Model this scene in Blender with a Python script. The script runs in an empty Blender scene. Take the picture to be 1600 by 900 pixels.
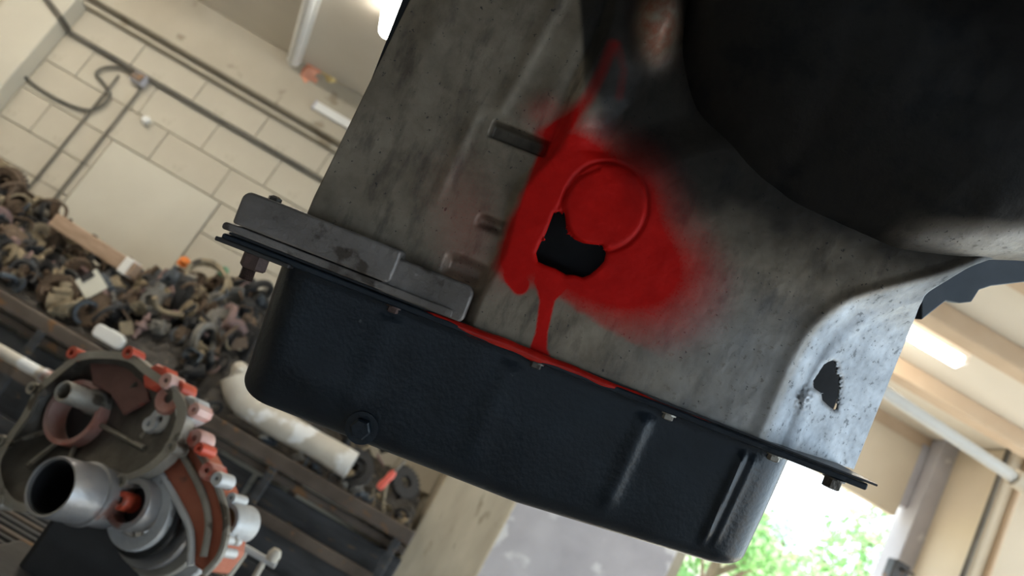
import bpy, bmesh, math, random
import numpy as np
from mathutils import Vector, Matrix, noise

random.seed(7)
scene = bpy.context.scene
COL = scene.collection
PI = math.pi

# ------------------------------------------------------------------ camera
F_PX, CX, CY = 1155.0, 800.0, 450.0
PITCH, ROLL = math.radians(14.0), math.radians(30.3)
CAM = Vector((0, 0, 1.5))
FWD = Vector((0, math.cos(PITCH), math.sin(PITCH)))
UP0 = Vector((0, -math.sin(PITCH), math.cos(PITCH)))
RT0 = Vector((1, 0, 0))
IR = RT0 * math.cos(ROLL) + UP0 * math.sin(ROLL)
IU = UP0 * math.cos(ROLL) - RT0 * math.sin(ROLL)
cam_d = bpy.data.cameras.new('camera')
cam = bpy.data.objects.new('camera', cam_d)
COL.objects.link(cam)
cam.matrix_world = Matrix((
    (IR.x, IU.x, -FWD.x, CAM.x), (IR.y, IU.y, -FWD.y, CAM.y),
    (IR.z, IU.z, -FWD.z, CAM.z), (0, 0, 0, 1)))
cam_d.sensor_width = 36.0
cam_d.lens = F_PX / 1600 * 36
cam_d.clip_start = 0.02
cam_d.dof.use_dof = True
cam_d.dof.focus_distance = 0.55
cam_d.dof.aperture_fstop = 7.0
scene.camera = cam

# ------------------------------------------------------------------ world, light, exposure
world = bpy.data.worlds.new('sky')
scene.world = world
world.use_nodes = True
bg = world.node_tree.nodes['Background']
bg.inputs[0].default_value = (0.68, 0.85, 1.0, 1)
bg.inputs[1].default_value = 3.6
sun_d = bpy.data.lights.new('sun', 'SUN')
sun_d.energy = 26.0
sun_d.angle = math.radians(2)
sun_d.color = (1.0, .96, .88)
sun = bpy.data.objects.new('sun', sun_d)
COL.objects.link(sun)
sun.rotation_euler = Vector((-.25, -.42, -.87)).to_track_quat('-Z', 'Y').to_euler()
scene.view_settings.view_transform = 'Standard'
scene.view_settings.look = 'None'
scene.view_settings.gamma = 1
scene.view_settings.use_curve_mapping = False
scene.view_settings.exposure = 0.0


# ------------------------------------------------------------------ helpers
def ray(x, y):
    return FWD + IR * ((x - CX) / F_PX) - IU * ((y - CY) / F_PX)


def at(x, y, d):
    return CAM + ray(x, y) * d


def atY(x, y, Y):
    r = ray(x, y)
    return CAM + r * (Y / r.y)


def atZ(x, y, Z):
    r = ray(x, y)
    return CAM + r * ((Z - CAM.z) / r.z)


class MB:
    def __init__(s):
        s.v, s.f = [], []

    def add(s, verts, faces):
        n = len(s.v)
        s.v += [Vector(p) for p in verts]
        s.f += [[i + n for i in f] for f in faces]
        return s

    def box(s, c, size, rot=None):
        c = Vector(c)
        h = Vector(size) / 2
        vs = []
        for z in (-1, 1):
            for (x, y) in ((-1, -1), (1, -1), (1, 1), (-1, 1)):
                p = Vector((x * h.x, y * h.y, z * h.z))
                if rot is not None:
                    p = rot @ p
                vs.append(c + p)
        return s.add(vs, [(3, 2, 1, 0), (4, 5, 6, 7), (0, 1, 5, 4), (1, 2, 6, 5), (2, 3, 7, 6), (3, 0, 4, 7)])

    def prism(s, poly, z0, z1, fr=None):
        """poly in xy, extruded z0..z1, optional matrix"""
        n = len(poly)
        vs = [Vector((p[0], p[1], z0)) for p in poly] + [Vector((p[0], p[1], z1)) for p in poly]
        if fr is not None:
            vs = [fr @ p for p in vs]
        return s.add(vs, [list(range(n - 1, -1, -1)), list(range(n, 2 * n))] +
                     [(i, (i + 1) % n, n + (i + 1) % n, n + i) for i in range(n)])

    def lathe(s, prof, fr=None, n=32, closed=True):
        """prof: list of (r, z); revolved round z; closed profile loops back"""
        vs = []
        for r, z in prof:
            for k in range(n):
                a = 2 * PI * k / n
                p = Vector((r * math.cos(a), r * math.sin(a), z))
                vs.append(fr @ p if fr is not None else p)
        m = len(prof)
        fs = []
        for i in range(m if closed else m - 1):
            j = (i + 1) % m
            for k in range(n):
                l = (k + 1) % n
                fs.append((i * n + k, i * n + l, j * n + l, j * n + k))
        if not closed:
            fs.append(list(range(n - 1, -1, -1)))
            fs.append([(m - 1) * n + k for k in range(n)])
        return s.add(vs, fs)

    def tube(s, path, r, n=10, closed=False):
        path = [Vector(p) for p in path]
        m = len(path)
        rs = r if isinstance(r, (list, tuple)) else [r] * m
        vs = []
        prev = None
        for i, p in enumerate(path):
            t = (path[min(i + 1, m - 1)] - path[max(i - 1, 0)]).normalized()
            if prev is None:
                a = t.orthogonal().normalized()
            else:
                a = (prev - t * prev.dot(t)).normalized()
            prev = a
            b = t.cross(a)
            for k in range(n):
                q = 2 * PI * k / n
                vs.append(p + (a * math.cos(q) + b * math.sin(q)) * rs[i])
        fs = []
        for i in range(m - 1):
            for k in range(n):
                l = (k + 1) % n
                fs.append((i * n + k, i * n + l, (i + 1) * n + l, (i + 1) * n + k))
        fs.append(list(range(n - 1, -1, -1)))
        fs.append([(m - 1) * n + k for k in range(n)])
        return s.add(vs, fs)

    def build(s, name, mat, parent=None, world=False, smooth=False, bevel=0, seg=2, sub=0, loc=None):
        me = bpy.data.meshes.new(name)
        vs = s.v
        if world and parent is not None:
            inv = root_of(parent).matrix_basis.inverted()
            vs = [inv @ p for p in vs]
        if loc is not None:
            vs = [p - Vector(loc) for p in vs]
        me.from_pydata([tuple(p) for p in vs], [], s.f)
        bm = bmesh.new()
        bm.from_mesh(me)
        bmesh.ops.recalc_face_normals(bm, faces=bm.faces)
        bm.to_mesh(me)
        bm.free()
        me.materials.append(mat)
        o = bpy.data.objects.new(name, me)
        COL.objects.link(o)
        if loc is not None:
            o.location = loc
        if parent is not None:
            o.parent = parent
        if bevel:
            m = o.modifiers.new('bevel', 'BEVEL')
            m.width = bevel
            m.segments = seg
            m.limit_method = 'ANGLE'
            m.angle_limit = math.radians(35)
        if sub:
            m = o.modifiers.new('sub', 'SUBSURF')
            m.levels = m.render_levels = sub
        if smooth:
            for p in me.polygons:
                p.use_smooth = True
            if not sub:
                try:
                    me.set_sharp_from_angle(angle=math.radians(38))
                except Exception:
                    pass
        return o


def root_of(o):
    while o.parent:
        o = o.parent
    return o


def tag(o, label=None, cat=None, group=None, kind=None):
    if label:
        o['label'] = label
    if cat:
        o['category'] = cat
    if group:
        o['group'] = group
    if kind:
        o['kind'] = kind
    return o


def empty(name, mat_or_loc, label=None, cat=None, group=None, kind=None):
    o = bpy.data.objects.new(name, None)
    o.empty_display_size = 0.05
    COL.objects.link(o)
    if isinstance(mat_or_loc, Matrix):
        o.matrix_basis = mat_or_loc
    else:
        o.location = mat_or_loc
        o.matrix_basis = Matrix.Translation(Vector(mat_or_loc))
    return tag(o, label, cat, group, kind)


def copy_tree(o, parent=None):
    c = o.copy()
    COL.objects.link(c)
    c.parent = parent
    for ch in list(o.children):
        copy_tree(ch, c)
    return c


def frame(origin, zaxis, xhint=(1, 0, 0)):
    z = Vector(zaxis).normalized()
    x = Vector(xhint)
    x = (x - z * x.dot(z)).normalized()
    y = z.cross(x)
    o = Vector(origin)
    return Matrix(((x.x, y.x, z.x, o.x), (x.y, y.y, z.y, o.y), (x.z, y.z, z.z, o.z), (0, 0, 0, 1)))


def arc(cx, cy, r, a0, a1, n):
    return [(cx + r * math.cos(a0 + (a1 - a0) * i / n), cy + r * math.sin(a0 + (a1 - a0) * i / n)) for i in range(n + 1)]


def rrect(x0, x1, y0, y1, r, n=5):
    r = r if isinstance(r, (list, tuple)) else [r] * 4   # bl, br, tr, tl
    return (arc(x0 + r[0], y0 + r[0], r[0], PI, 1.5 * PI, n) + arc(x1 - r[1], y0 + r[1], r[1], 1.5 * PI, 2 * PI, n) +
            arc(x1 - r[2], y1 - r[2], r[2], 0, .5 * PI, n) + arc(x0 + r[3], y1 - r[3], r[3], .5 * PI, PI, n))


# ------------------------------------------------------------------ materials
def mat(name, c1, c2=None, rough=0.6, metal=0.0, scale=8.0, detail=5, lo=0.35, hi=0.65,
        bump=0.0, bscale=None, c3=None, s3=30.0, t3=0.62, stretch=None, spec=0.5):
    m = bpy.data.materials.new(name)
    m.use_nodes = True
    nt = m.node_tree
    N, L = nt.nodes, nt.links
    b = N['Principled BSDF']
    b.inputs['Roughness'].default_value = rough
    b.inputs['Metallic'].default_value = metal
    b.inputs['Specular IOR Level'].default_value = spec
    tc = N.new('ShaderNodeTexCoord')
    co = tc.outputs['Object']
    if stretch:
        mp = N.new('ShaderNodeMapping')
        mp.inputs['Scale'].default_value = stretch
        L.new(co, mp.inputs[0])
        co = mp.outputs[0]
    nz = N.new('ShaderNodeTexNoise')
    nz.inputs['Scale'].default_value = scale
    nz.inputs['Detail'].default_value = detail
    L.new(co, nz.inputs['Vector'])
    rp = N.new('ShaderNodeValToRGB')
    rp.color_ramp.elements[0].position = lo
    rp.color_ramp.elements[1].position = hi
    rp.color_ramp.elements[0].color = (*c1, 1)
    rp.color_ramp.elements[1].color = (*(c2 or c1), 1)
    L.new(nz.outputs[0], rp.inputs[0])
    out = rp.outputs[0]
    if c3:
        n3 = N.new('ShaderNodeTexNoise')
        n3.inputs['Scale'].default_value = s3
        n3.inputs['Detail'].default_value = 6
        L.new(co, n3.inputs['Vector'])
        r3 = N.new('ShaderNodeValToRGB')
        r3.color_ramp.elements[0].position = t3
        r3.color_ramp.elements[1].position = t3 + .06
        L.new(n3.outputs[0], r3.inputs[0])
        mx = N.new('ShaderNodeMix')
        mx.data_type = 'RGBA'
        L.new(r3.outputs[0], mx.inputs[0])
        L.new(out, mx.inputs[6])
        mx.inputs[7].default_value = (*c3, 1)
        out = mx.outputs[2]
    L.new(out, b.inputs['Base Color'])
    if bump:
        bn = N.new('ShaderNodeTexNoise')
        bn.inputs['Scale'].default_value = bscale or scale * 4
        bn.inputs['Detail'].default_value = 4
        L.new(co, bn.inputs['Vector'])
        bp = N.new('ShaderNodeBump')
        bp.inputs['Strength'].default_value = bump
        bp.inputs['Distance'].default_value = 0.004
        L.new(bn.outputs[0], bp.inputs['Height'])
        L.new(bp.outputs[0], b.inputs['Normal'])
    return m


def emit(name, col, strength):
    m = bpy.data.materials.new(name)
    m.use_nodes = True
    b = m.node_tree.nodes['Principled BSDF']
    b.inputs['Base Color'].default_value = (*col, 1)
    b.inputs['Emission Color'].default_value = (*col, 1)
    b.inputs['Emission Strength'].default_value = strength
    return m


M = {}
M['block'] = mat('block_paint', (.49, .44, .35), (.57, .52, .42), .8, 0, 3.0, 6, .3, .7, .25, 40, (.46, .41, .32), 6.0, .60)
M['mortar'] = mat('mortar', (.36, .32, .25), (.42, .38, .30), .9, 0, 6, bump=.2)
M['plaster'] = mat('plaster', (.55, .51, .42), (.62, .58, .48), .8, 0, 2.5, 5, .3, .7, .15, 30)
M['concrete_tan'] = mat('tan_concrete', (.38, .32, .23), (.50, .43, .32), .85, 0, 5, 6, .3, .7, .35, 25, (.30, .25, .17), 9, .62, (2, 2, .6))
M['concrete_grey'] = mat('grey_concrete', (.42, .41, .45), (.55, .54, .58), .85, 0, 4, 6, .3, .7, .3, 20, (.70, .70, .72), 5, .6)
M['ceiling'] = mat('ceiling_paint', (.66, .60, .50), (.74, .68, .58), .85, 0, 1.5, 5, .3, .7, .15, 20)
M['beam'] = mat('beam_paint', (.40, .35, .27), (.48, .43, .34), .85, 0, 3, 6, .3, .7, .3, 18, (.30, .25, .18), 5, .6)
M['floor'] = mat('floor_concrete', (.24, .22, .19), (.34, .31, .27), .7, 0, 2, 7, .3, .7, .3, 20)
M['cream'] = mat('cream_paint', (.62, .53, .40), (.70, .61, .48), .7, 0, 2, 5, .3, .7, .1, 20)
M['warm_beam'] = mat('warm_beam', (.55, .40, .27), (.64, .50, .36), .8, 0, 4, 5, .3, .7, .15)
M['white'] = mat('white_enamel', (.74, .73, .70), (.80, .79, .76), .45, 0, 5)
M['conduit'] = mat('conduit_grey', (.10, .09, .075), (.16, .145, .12), .6, .2, 9)
M['cable'] = mat('cable_black', (.07, .065, .055), (.12, .11, .09), .6, 0, 12)
M['steel_dark'] = mat('dark_steel', (.035, .033, .033), (.085, .08, .078), .5, .4, 6, 6, .3, .7, .3, 40, (.14, .075, .04), 9, .62)
M['steel_rail'] = mat('rail_steel', (.07, .055, .045), (.15, .12, .10), .55, .4, 7, 6, .3, .7, .4, 40, (.22, .12, .06), 12, .58)
M['grime'] = mat('grimy_sheet', (.028, .029, .032), (.075, .078, .085), .45, .3, 5, 7, .3, .7, .4, 30, (.16, .11, .06), 14, .64, (1, 1, 4))
M['pan'] = None
M['alu_old'] = mat('old_cast_aluminium', (.26, .23, .19), (.42, .39, .34), .5, .35, 14, 6, .3, .7, .5, 90, (.10, .08, .06), 20, .58)
M['alu_white'] = mat('oxidised_aluminium', (.48, .48, .48), (.68, .68, .68), .5, .25, 16, 6, .3, .7, .4, 90, (.20, .18, .16), 22, .62)
M['alu_dark'] = mat('oily_cast_aluminium', (.07, .06, .05), (.16, .14, .12), .45, .35, 16, 6, .3, .7, .5, 90)
M['rail'] = mat('rail_casting', (.13, .112, .10), (.23, .205, .19), .5, .3, 26, 6, .3, .7, .5, 120, (.07, .055, .045), 40, .58)
M['red'] = mat('red_dye', (.55, .05, .025), (.66, .12, .06), .4, 0, 12, 5, .3, .7, .3, 80, (.60, .35, .30), 18, .60)
M['red_pale'] = mat('red_tinted_casting', (.55, .22, .17), (.68, .45, .40), .5, .1, 12, 6, .35, .6, .4, 80, (.55, .07, .035), 9, .55)
M['rust_red'] = mat('rust_orange_casting', (.42, .10, .05), (.50, .17, .10), .6, .1, 9, 6, .3, .7, .4, 60, (.20, .10, .07), 14, .60)
M['rust_dark'] = mat('dye_dark_casting', (.13, .055, .045), (.20, .09, .075), .5, .2, 14, 6, .3, .7, .4, 80, (.34, .06, .04), 12, .60)
M['steel_tube'] = mat('worn_steel_tube', (.28, .27, .27), (.46, .45, .45), .38, .6, 10, 6, .3, .7, .3, 60, (.30, .16, .13), 10, .58)
M['steel_bore'] = mat('oily_bore', (.02, .02, .02), (.04, .04, .045), .4, .3, 10)
M['tan_gasket'] = mat('tan_gasket', (.30, .22, .11), (.42, .32, .18), .6, 0, 20)
M['bolt'] = mat('bolt_steel', (.05, .045, .04), (.14, .12, .10), .45, .6, 60, 4, .3, .7, .3, 300)
M['bolt_rust'] = mat('bolt_rust', (.07, .045, .04), (.14, .085, .07), .6, .4, 60, 4, .3, .7, .3, 300)
M['bolt_light'] = mat('bolt_light', (.22, .20, .17), (.38, .35, .30), .45, .6, 80)
M['red_wet'] = mat('wet_red_fluid', (.36, .008, .004), (.50, .014, .008), .25, 0, 60, 4, .3, .7, .15, 200)
M['wood'] = mat('old_timber', (.30, .20, .13), (.44, .31, .22), .75, 0, 6, 6, .3, .7, .3, 30, None, 30, .6, (.5, 6, 6))
M['pale_bar'] = mat('pale_dusty_casting', (.48, .43, .36), (.62, .58, .50), .75, 0, 9, 6, .3, .7, .4, 30, (.85, .85, .84), 7, .58)
M['paper'] = mat('cream_card', (.72, .69, .58), (.78, .75, .64), .8, 0, 20)
M['orange'] = mat('orange_plastic', (.80, .20, .04), (.85, .26, .06), .5)
M['coral'] = mat('coral_plastic', (.85, .13, .10), (.90, .18, .13), .45)
M['salmon'] = mat('salmon_cloth', (.72, .30, .18), (.78, .36, .24), .8)
M['yellow'] = mat('ochre_cloth', (.62, .46, .18), (.70, .54, .24), .8)
M['green'] = mat('green_plastic', (.05, .22, .13), (.08, .30, .18), .5)
M['bark'] = mat('bark', (.14, .10, .07), (.24, .18, .13), .9, 0, 10, 6, .3, .7, .5)
M['grass'] = mat('dry_grass', (.35, .36, .22), (.52, .48, .34), .9, 0, 2, 6)
M['house'] = mat('pale_render', (.72, .70, .66), (.80, .78, .74), .8, 0, 3)
M['roof'] = mat('clay_roof', (.50, .36, .28), (.58, .44, .36), .8, 0, 8)
for nm, a, b_ in (('leaf_a', (.16, .34, .10), (.26, .46, .17)), ('leaf_b', (.22, .36, .16), (.36, .50, .25)), ('leaf_c', (.12, .28, .10), (.20, .38, .15))):
    M[nm] = mat(nm, a, b_, .6, 0, 3, 4)
    nt_ = M[nm].node_tree
    tr_ = nt_.nodes.new('ShaderNodeBsdfTranslucent')
    mx_s = nt_.nodes.new('ShaderNodeMixShader')
    mx_s.inputs[0].default_value = .45
    pb_ = nt_.nodes['Principled BSDF']
    nt_.links.new(pb_.inputs['Base Color'].links[0].from_socket, tr_.inputs[0])
    nt_.links.new(pb_.outputs[0], mx_s.inputs[1])
    nt_.links.new(tr_.outputs[0], mx_s.inputs[2])
    nt_.links.new(mx_s.outputs[0], nt_.nodes['Material Output'].inputs[0])
JUNK = [mat('junk_black', (.015, .015, .016), (.05, .05, .052), .4, .3, 14, 5, .3, .7, .4, 60),
        mat('junk_brown', (.10, .065, .042), (.19, .13, .085), .6, .2, 14, 6, .3, .7, .5, 60, (.035, .03, .027), 18, .56),
        mat('junk_alu', (.20, .185, .16), (.34, .32, .285), .5, .4, 14, 6, .3, .7, .5, 60, (.06, .05, .04), 18, .56),
        mat('junk_tan', (.24, .19, .12), (.36, .29, .19), .65, .1, 14, 6, .3, .7, .5, 60, (.07, .055, .04), 18, .58),
        mat('junk_blue', (.05, .06, .075), (.13, .15, .17), .4, .5, 14, 5, .3, .7, .4, 60),
        mat('junk_pink', (.24, .15, .14), (.33, .23, .21), .6, .1, 14, 5, .3, .7, .4, 60, (.06, .045, .04), 18, .58)]
M['bracket'] = mat('bracket_paint', (.10, .12, .14), (.17, .19, .22), .5, .2, 14)
M['lamp'] = emit('lamp_tube', (1.0, .95, .85), 35.0)


# ------------------------------------------------------------------ setting
WY, CZ = 4.6, 3.2       # back wall plane, ceiling height
tag(MB().box((0, 3.5, -.05), (16, 13, .1)).build('floor', M['floor']), kind='structure')
ceil = tag(MB().box((0, .6, CZ + .08), (9.8, 8.4, .16)).build('ceiling', M['ceiling']), kind='structure')
for i, y in enumerate((1.35, )):
    MB().box((0, y, CZ - .10), (9.6, .22, .2)).build('ceiling_beam', M['ceiling'], ceil, bevel=.01)

wall = MB()
wall.box((-1.60, WY + .11, CZ / 2), (6.7, .2, CZ))
wall_back = tag(wall.build('wall_back', M['mortar']), kind='structure')
tag(MB().box((-4.95, .6, CZ / 2), (.1, 8.2, CZ)).build('wall_left', M['plaster']), kind='structure')
tag(MB().box((-.6, -3.4, CZ / 2), (8.6, .1, CZ)).build('wall_front', M['grime']), kind='structure')
# blocks laid in running bond, joints recessed 6 mm
bw, bh, gap = .46, .222, .0045
panel_c = [atY(182, 214, WY), atY(357, 302, WY), atY(80, 372, WY)]
px0, px1 = panel_c[0].x, panel_c[1].x
pz1 = .62 + bh * round(((panel_c[0].z + panel_c[1].z) / 2 - .62) / bh)
pz0 = 1.3
me_full = None
blk = {}


def block(x0, x1, z0, z1):
    key = (round(x1 - x0, 3), round(z1 - z0, 3))
    cx, cz = (x0 + x1) / 2, (z0 + z1) / 2
    jit = random.uniform(0, .004)
    if key not in blk:
        o = MB().box((0, 0, 0), (key[0] - gap, .03, key[1] - gap)).build('block', M['block'], wall_back, bevel=.004, seg=1)
        blk[key] = o
    else:
        o = blk[key].copy()
        COL.objects.link(o)
    o.location = (cx, WY + .005 - jit, cz)


PIL = (-3.62, -3.28)
row = 0
z = .62
while z < 2.83:
    z1 = min(z + bh, 2.84)
    x = -4.9 + (bw / 2 if row % 2 else 0)
    while x < .12:
        x0, x1 = x, min(x + bw, .2)
        x += bw
        segs = [(x0, x1)]
        for (a, b2, za, zb) in ((PIL[0], PIL[1], 0, 3), (px0, px1, pz0, pz1)):
            if z1 > za + .02 and z < zb - .02:
                ns = []
                for (p, q) in segs:
                    if q <= a or p >= b2:
                        ns.append((p, q))
                    else:
                        if p < a - .03:
                            ns.append((p, a))
                        if q > b2 + .03:
                            ns.append((b2, q))
                segs = ns
        for (p, q) in segs:
            if q - p > .03:
                block(p, q, z, z1)
    z += bh
    row += 1
MB().box(((px0 + px1) / 2, WY - .002, (pz0 + pz1) / 2), (px1 - px0 - .01, .035, pz1 - pz0 - .01)).build('plaster_panel', M['plaster'], wall_back, bevel=.004)
MB().box(((PIL[0] + PIL[1]) / 2, WY - .06, CZ / 2), (PIL[1] - PIL[0], .16, CZ)).build('pilaster', M['plaster'], wall_back, bevel=.008)
bmb = MB().box((-2.2, WY - .07, 3.03), (5.3, .20, .34)).build('wall_beam', M['beam'], wall_back, bevel=.012)
MB().box((-2.2, WY - .03, 2.835), (5.3, .10, .03)).build('ledge', M['beam'], wall_back, bevel=.006)
# tan pilaster and grey wall bay right of it
pl0, pl1 = atY(648, 828, WY - .5).x, atY(776, 845, WY - .5).x
MB().box(((pl0 + pl1) / 2, WY - .25, CZ / 2), (pl1 - pl0, .5, CZ)).build('tan_pilaster', M['concrete_tan'], wall_back, bevel=.015)
GB1 = atY(1045, 890, WY - .1).x
MB().box(((pl1 + GB1) / 2, WY - .05, CZ / 2), (GB1 - pl1, .12, CZ)).build('grey_bay', M['concrete_grey'], wall_back, bevel=.01)

# right hand side: opening, hanging cream panel, column
WR = tag(empty('wall_right', (2.75, WY, 0)), kind='structure')
cl = atY(1436, 790, WY - .1).x
MB().box((cl + .07, WY - .02, CZ / 2), (.16, .20, CZ)).build('door_jamb', M['concrete_grey'], WR, True, bevel=.01)
colm = MB().box((cl + .10 + .75, WY - .32, CZ / 2), (1.5, .5, CZ)).build('column', M['cream'], WR, True, bevel=.02)
for (xa, ya, w_, c_) in ((1560, 745, .03, 'cream'), (1597, 745, .035, 'warm_beam')):
    p = atY(xa, ya, WY - .58)
    MB().tube([(p.x, WY - .585, .3), (p.x, WY - .585, CZ)], w_ / 2).build('conduit_pipe', M['conduit'] if c_ == 'cream' else M['warm_beam'], WR, True, smooth=True)
q0 = atY(1230, 722, WY)
q1 = atY(1408, 775, WY)
MB().box(((GB1 + cl - .06) / 2 - .02, WY + .06, CZ - .05), (cl - GB1 + .1, .12, .1)).build('lintel', M['warm_beam'], WR, True)
lp = MB().box(((GB1 - .02 + q1.x) / 2, WY + .02, (2.63 + 3.1) / 2), (q1.x - GB1 + .04, .06, .50))
lp.build('hanging_panel', M['cream'], WR, True, bevel=.01)
MB().box((q1.x + .03, WY + .02, 2.92), (.05, .07, .44)).build('panel_strut', M['concrete_grey'], WR, True, bevel=.005)
# ceiling beams on the right
b0, b1 = atZ(1440, 500, CZ - .12), atZ(1580, 600, CZ - .12)
yb = (b0.y + b1.y) / 2 - .02
MB().box((3.2, yb, CZ - .05), (3.4, .12, .10)).build('ceiling_beam', M['warm_beam'], ceil, bevel=.01)
MB().box((3.2, yb + .75, CZ - .05), (3.4, .12, .10)).build('ceiling_beam', M['warm_beam'], ceil, bevel=.01)
MB().box((3.2, yb - .62, CZ - .05), (3.4, .12, .10)).build('ceiling_beam', M['warm_beam'], ceil, bevel=.01)

# ------------------------------------------------------------------ wall services
p0, p1 = atY(100, 40, WY - .03), atY(500, 285, WY - .03)
zc = (p0.z + p1.z) / 2
tag(MB().tube([(PIL[0] - .9, WY - .17, zc + .42), (PIL[0] - .1, WY - .17, zc + .20), (PIL[1] + .02, WY - .165, zc + .02), (PIL[1] + .04, WY - .035, zc),
               (-.2, WY - .035, zc)], .017).build('conduit_pipe', M['conduit'], smooth=True),
    'long dark conduit running level across the block wall', 'pipe')
cab = [atY(x, y, WY - .035) for (x, y) in ((-20, 90), (10, 92), (30, 112), (60, 137), (100, 160), (135, 172), (158, 166), (172, 148), (160, 128), (150, 116), (163, 106), (190, 106), (212, 120))]


def smooth_path(pts, n=5):
    out = []
    P = [pts[0]] + list(pts) + [pts[-1]]
    for i in range(1, len(P) - 2):
        for k in range(n):
            t = k / n
            a, b, c, d = P[i - 1], P[i], P[i + 1], P[i + 2]
            out.append(.5 * ((2 * b) + (c - a) * t + (2 * a - 5 * b + 4 * c - d) * t * t + (3 * b - a - 3 * c + d) * t ** 3))
    out.append(P[-2])
    return out


tag(MB().tube(smooth_path(cab), .009, 8).build('power_cable', M['cable'], smooth=True), 'slack dark cable looping below the wall conduit', 'cable')
for (xa, ya, xb, yb2, r, lab) in ((186, 118, 40, 318, .007, 'thin dark drop wire left of the plaster panel, farther one'), (226, 132, 90, 316, .008, 'thin brownish drop wire left of the plaster panel, nearer one')):
    a = atY(xa, ya, WY - .03)
    b = atY(xb, yb2, WY - .03)
    tag(MB().tube([a, Vector((a.x, a.y, b.z))], r, 8).build('drop_wire', M['conduit'], smooth=True), lab, 'wire')
p = atY(218, 124, WY - .05)
jb = empty('junction_box', p, 'small grey junction box on the wall conduit', 'junction box')
MB().box((0, 0, 0), (.09, .06, .07)).build('box', M['concrete_grey'], jb, bevel=.008)
MB().box((0, -.034, 0), (.075, .01, .055)).build('lid', M['steel_rail'], jb, bevel=.003)
p = atY(228, 187, WY - .05)
kb = empty('wall_knob', p, 'small round white knob stuck on the block wall', 'knob')
MB().lathe([(.001, 0), (.03, 0), (.03, .015), (.012, .02), (.012, .03)], frame((0, .05, 0), (0, -1, 0)), 16, False).build('base', M['plaster'], kb)
MB().lathe([(.004, .03), (.02, .034), (.027, .05), (.02, .066), (.004, .07)], frame((0, .05, 0), (0, -1, 0)), 16, False).build('ball', M['white'], kb, smooth=True)
# white strip on the beam
p = atY(521, 181, WY - .19)
st = empty('white_strip', p, 'short white batten fixed on the wall beam', 'batten')
MB().box((0, 0, 0), (.26, .03, .055)).build('cover', M['white'], st, bevel=.006)
MB().box((-.135, 0, 0), (.014, .036, .06)).build('end_cap', M['concrete_grey'], st, bevel=.003)
MB().box((.135, 0, 0), (.014, .036, .06)).build('end_cap', M['concrete_grey'], st, bevel=.003)


def lamp_batten(p, q, w, label, lit, drop=.06):
    """ceiling batten from p to q (points on its lower face)"""
    d = (q - p)
    L_ = d.length
    fr = frame((p + q) / 2, (0, 0, 1), d)
    o = empty('tube_light', fr, label, 'lamp')
    MB().box((0, 0, drop * .75), (L_, w, drop * .5)).build('body', M['white'], o, bevel=.006)
    for s_ in (-1, 1):
        MB().box((s_ * (L_ / 2 - .012), 0, drop * .3), (.026, w * .9, drop * .6)).build('end_cap', M['white'], o, bevel=.006)
    MB().tube([(-L_ / 2 + .025, 0, drop * .22), (L_ / 2 - .025, 0, drop * .22)], w * .40, 16).build('tube', M['lamp'] if lit else M['white'], o, smooth=True)
    return o


e0, e1 = atZ(462, 122, CZ - .07), atZ(492, -30, CZ - .07)
e0.y = min(e0.y, WY - .2)
lamp_batten(e0, e1, .085, 'unlit white tube light end-on to the wall beam', False)
e0, e1 = atZ(603, 55, CZ - .07), atZ(632, -120, CZ - .07)
lamp_batten(e0, e1, .10, 'lit tube light glaring past the upper edge of the gearbox case', True)
e0, e1 = atZ(1340, 472, CZ - .08), atZ(1496, 573, CZ - .08)
e1.y = e0.y = (e0.y + e1.y) / 2
lamp_batten(e0, e1, .085, 'lit tube light right of the pale bell flange', True)
for k, (x, y) in enumerate(((-3.6, 3.0), (-2.4, 2.6), (-3.6, 1.6))):  # unseen lamps added to brighten the block wall and the rack
    lamp_batten(Vector((x - .7, y, CZ - .07)), Vector((x + .7, y, CZ - .07)), .10, 'added unseen tube light over the rack, ' + ('nearest the pilaster', 'nearest the unlit one', 'farthest from the block wall')[k], True)['group'] = 'added unseen lamps over the rack'
# cloth bundles on the wall beam
for (x, y, m_, lab, sc) in ((487, 117, 'salmon', 'salmon pink cloth bundle at the end of the unlit tube light', .085), (517, 120, 'yellow', 'ochre cloth bundle beside the salmon one', .07)):
    p = atY(x, y, WY - .14)
    bm = bmesh.new()
    bmesh.ops.create_icosphere(bm, subdivisions=3, radius=1)
    for v in bm.verts:
        n_ = noise.noise(v.co * 1.7 + Vector((x, 0, 0)))
        v.co = v.co * (1 + .45 * n_ + .12 * noise.noise(v.co * 5))
        v.co = Vector((v.co.x * sc, v.co.y * sc * .55, v.co.z * sc * 1.1))
    b_ = MB().add([v.co for v in bm.verts], [[v.index for v in f.verts] for f in bm.faces])
    bm.free()
    o = empty('cloth_bundle', p, lab, 'cloth')
    b_.build('cloth', M[m_], o, smooth=True)
    MB().tube([(-.02, 0, sc * .9), (0, .01, sc * 1.3), (.01, .05, sc * 1.6)], .008, 8).build('knot', M[m_], o, smooth=True)

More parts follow.
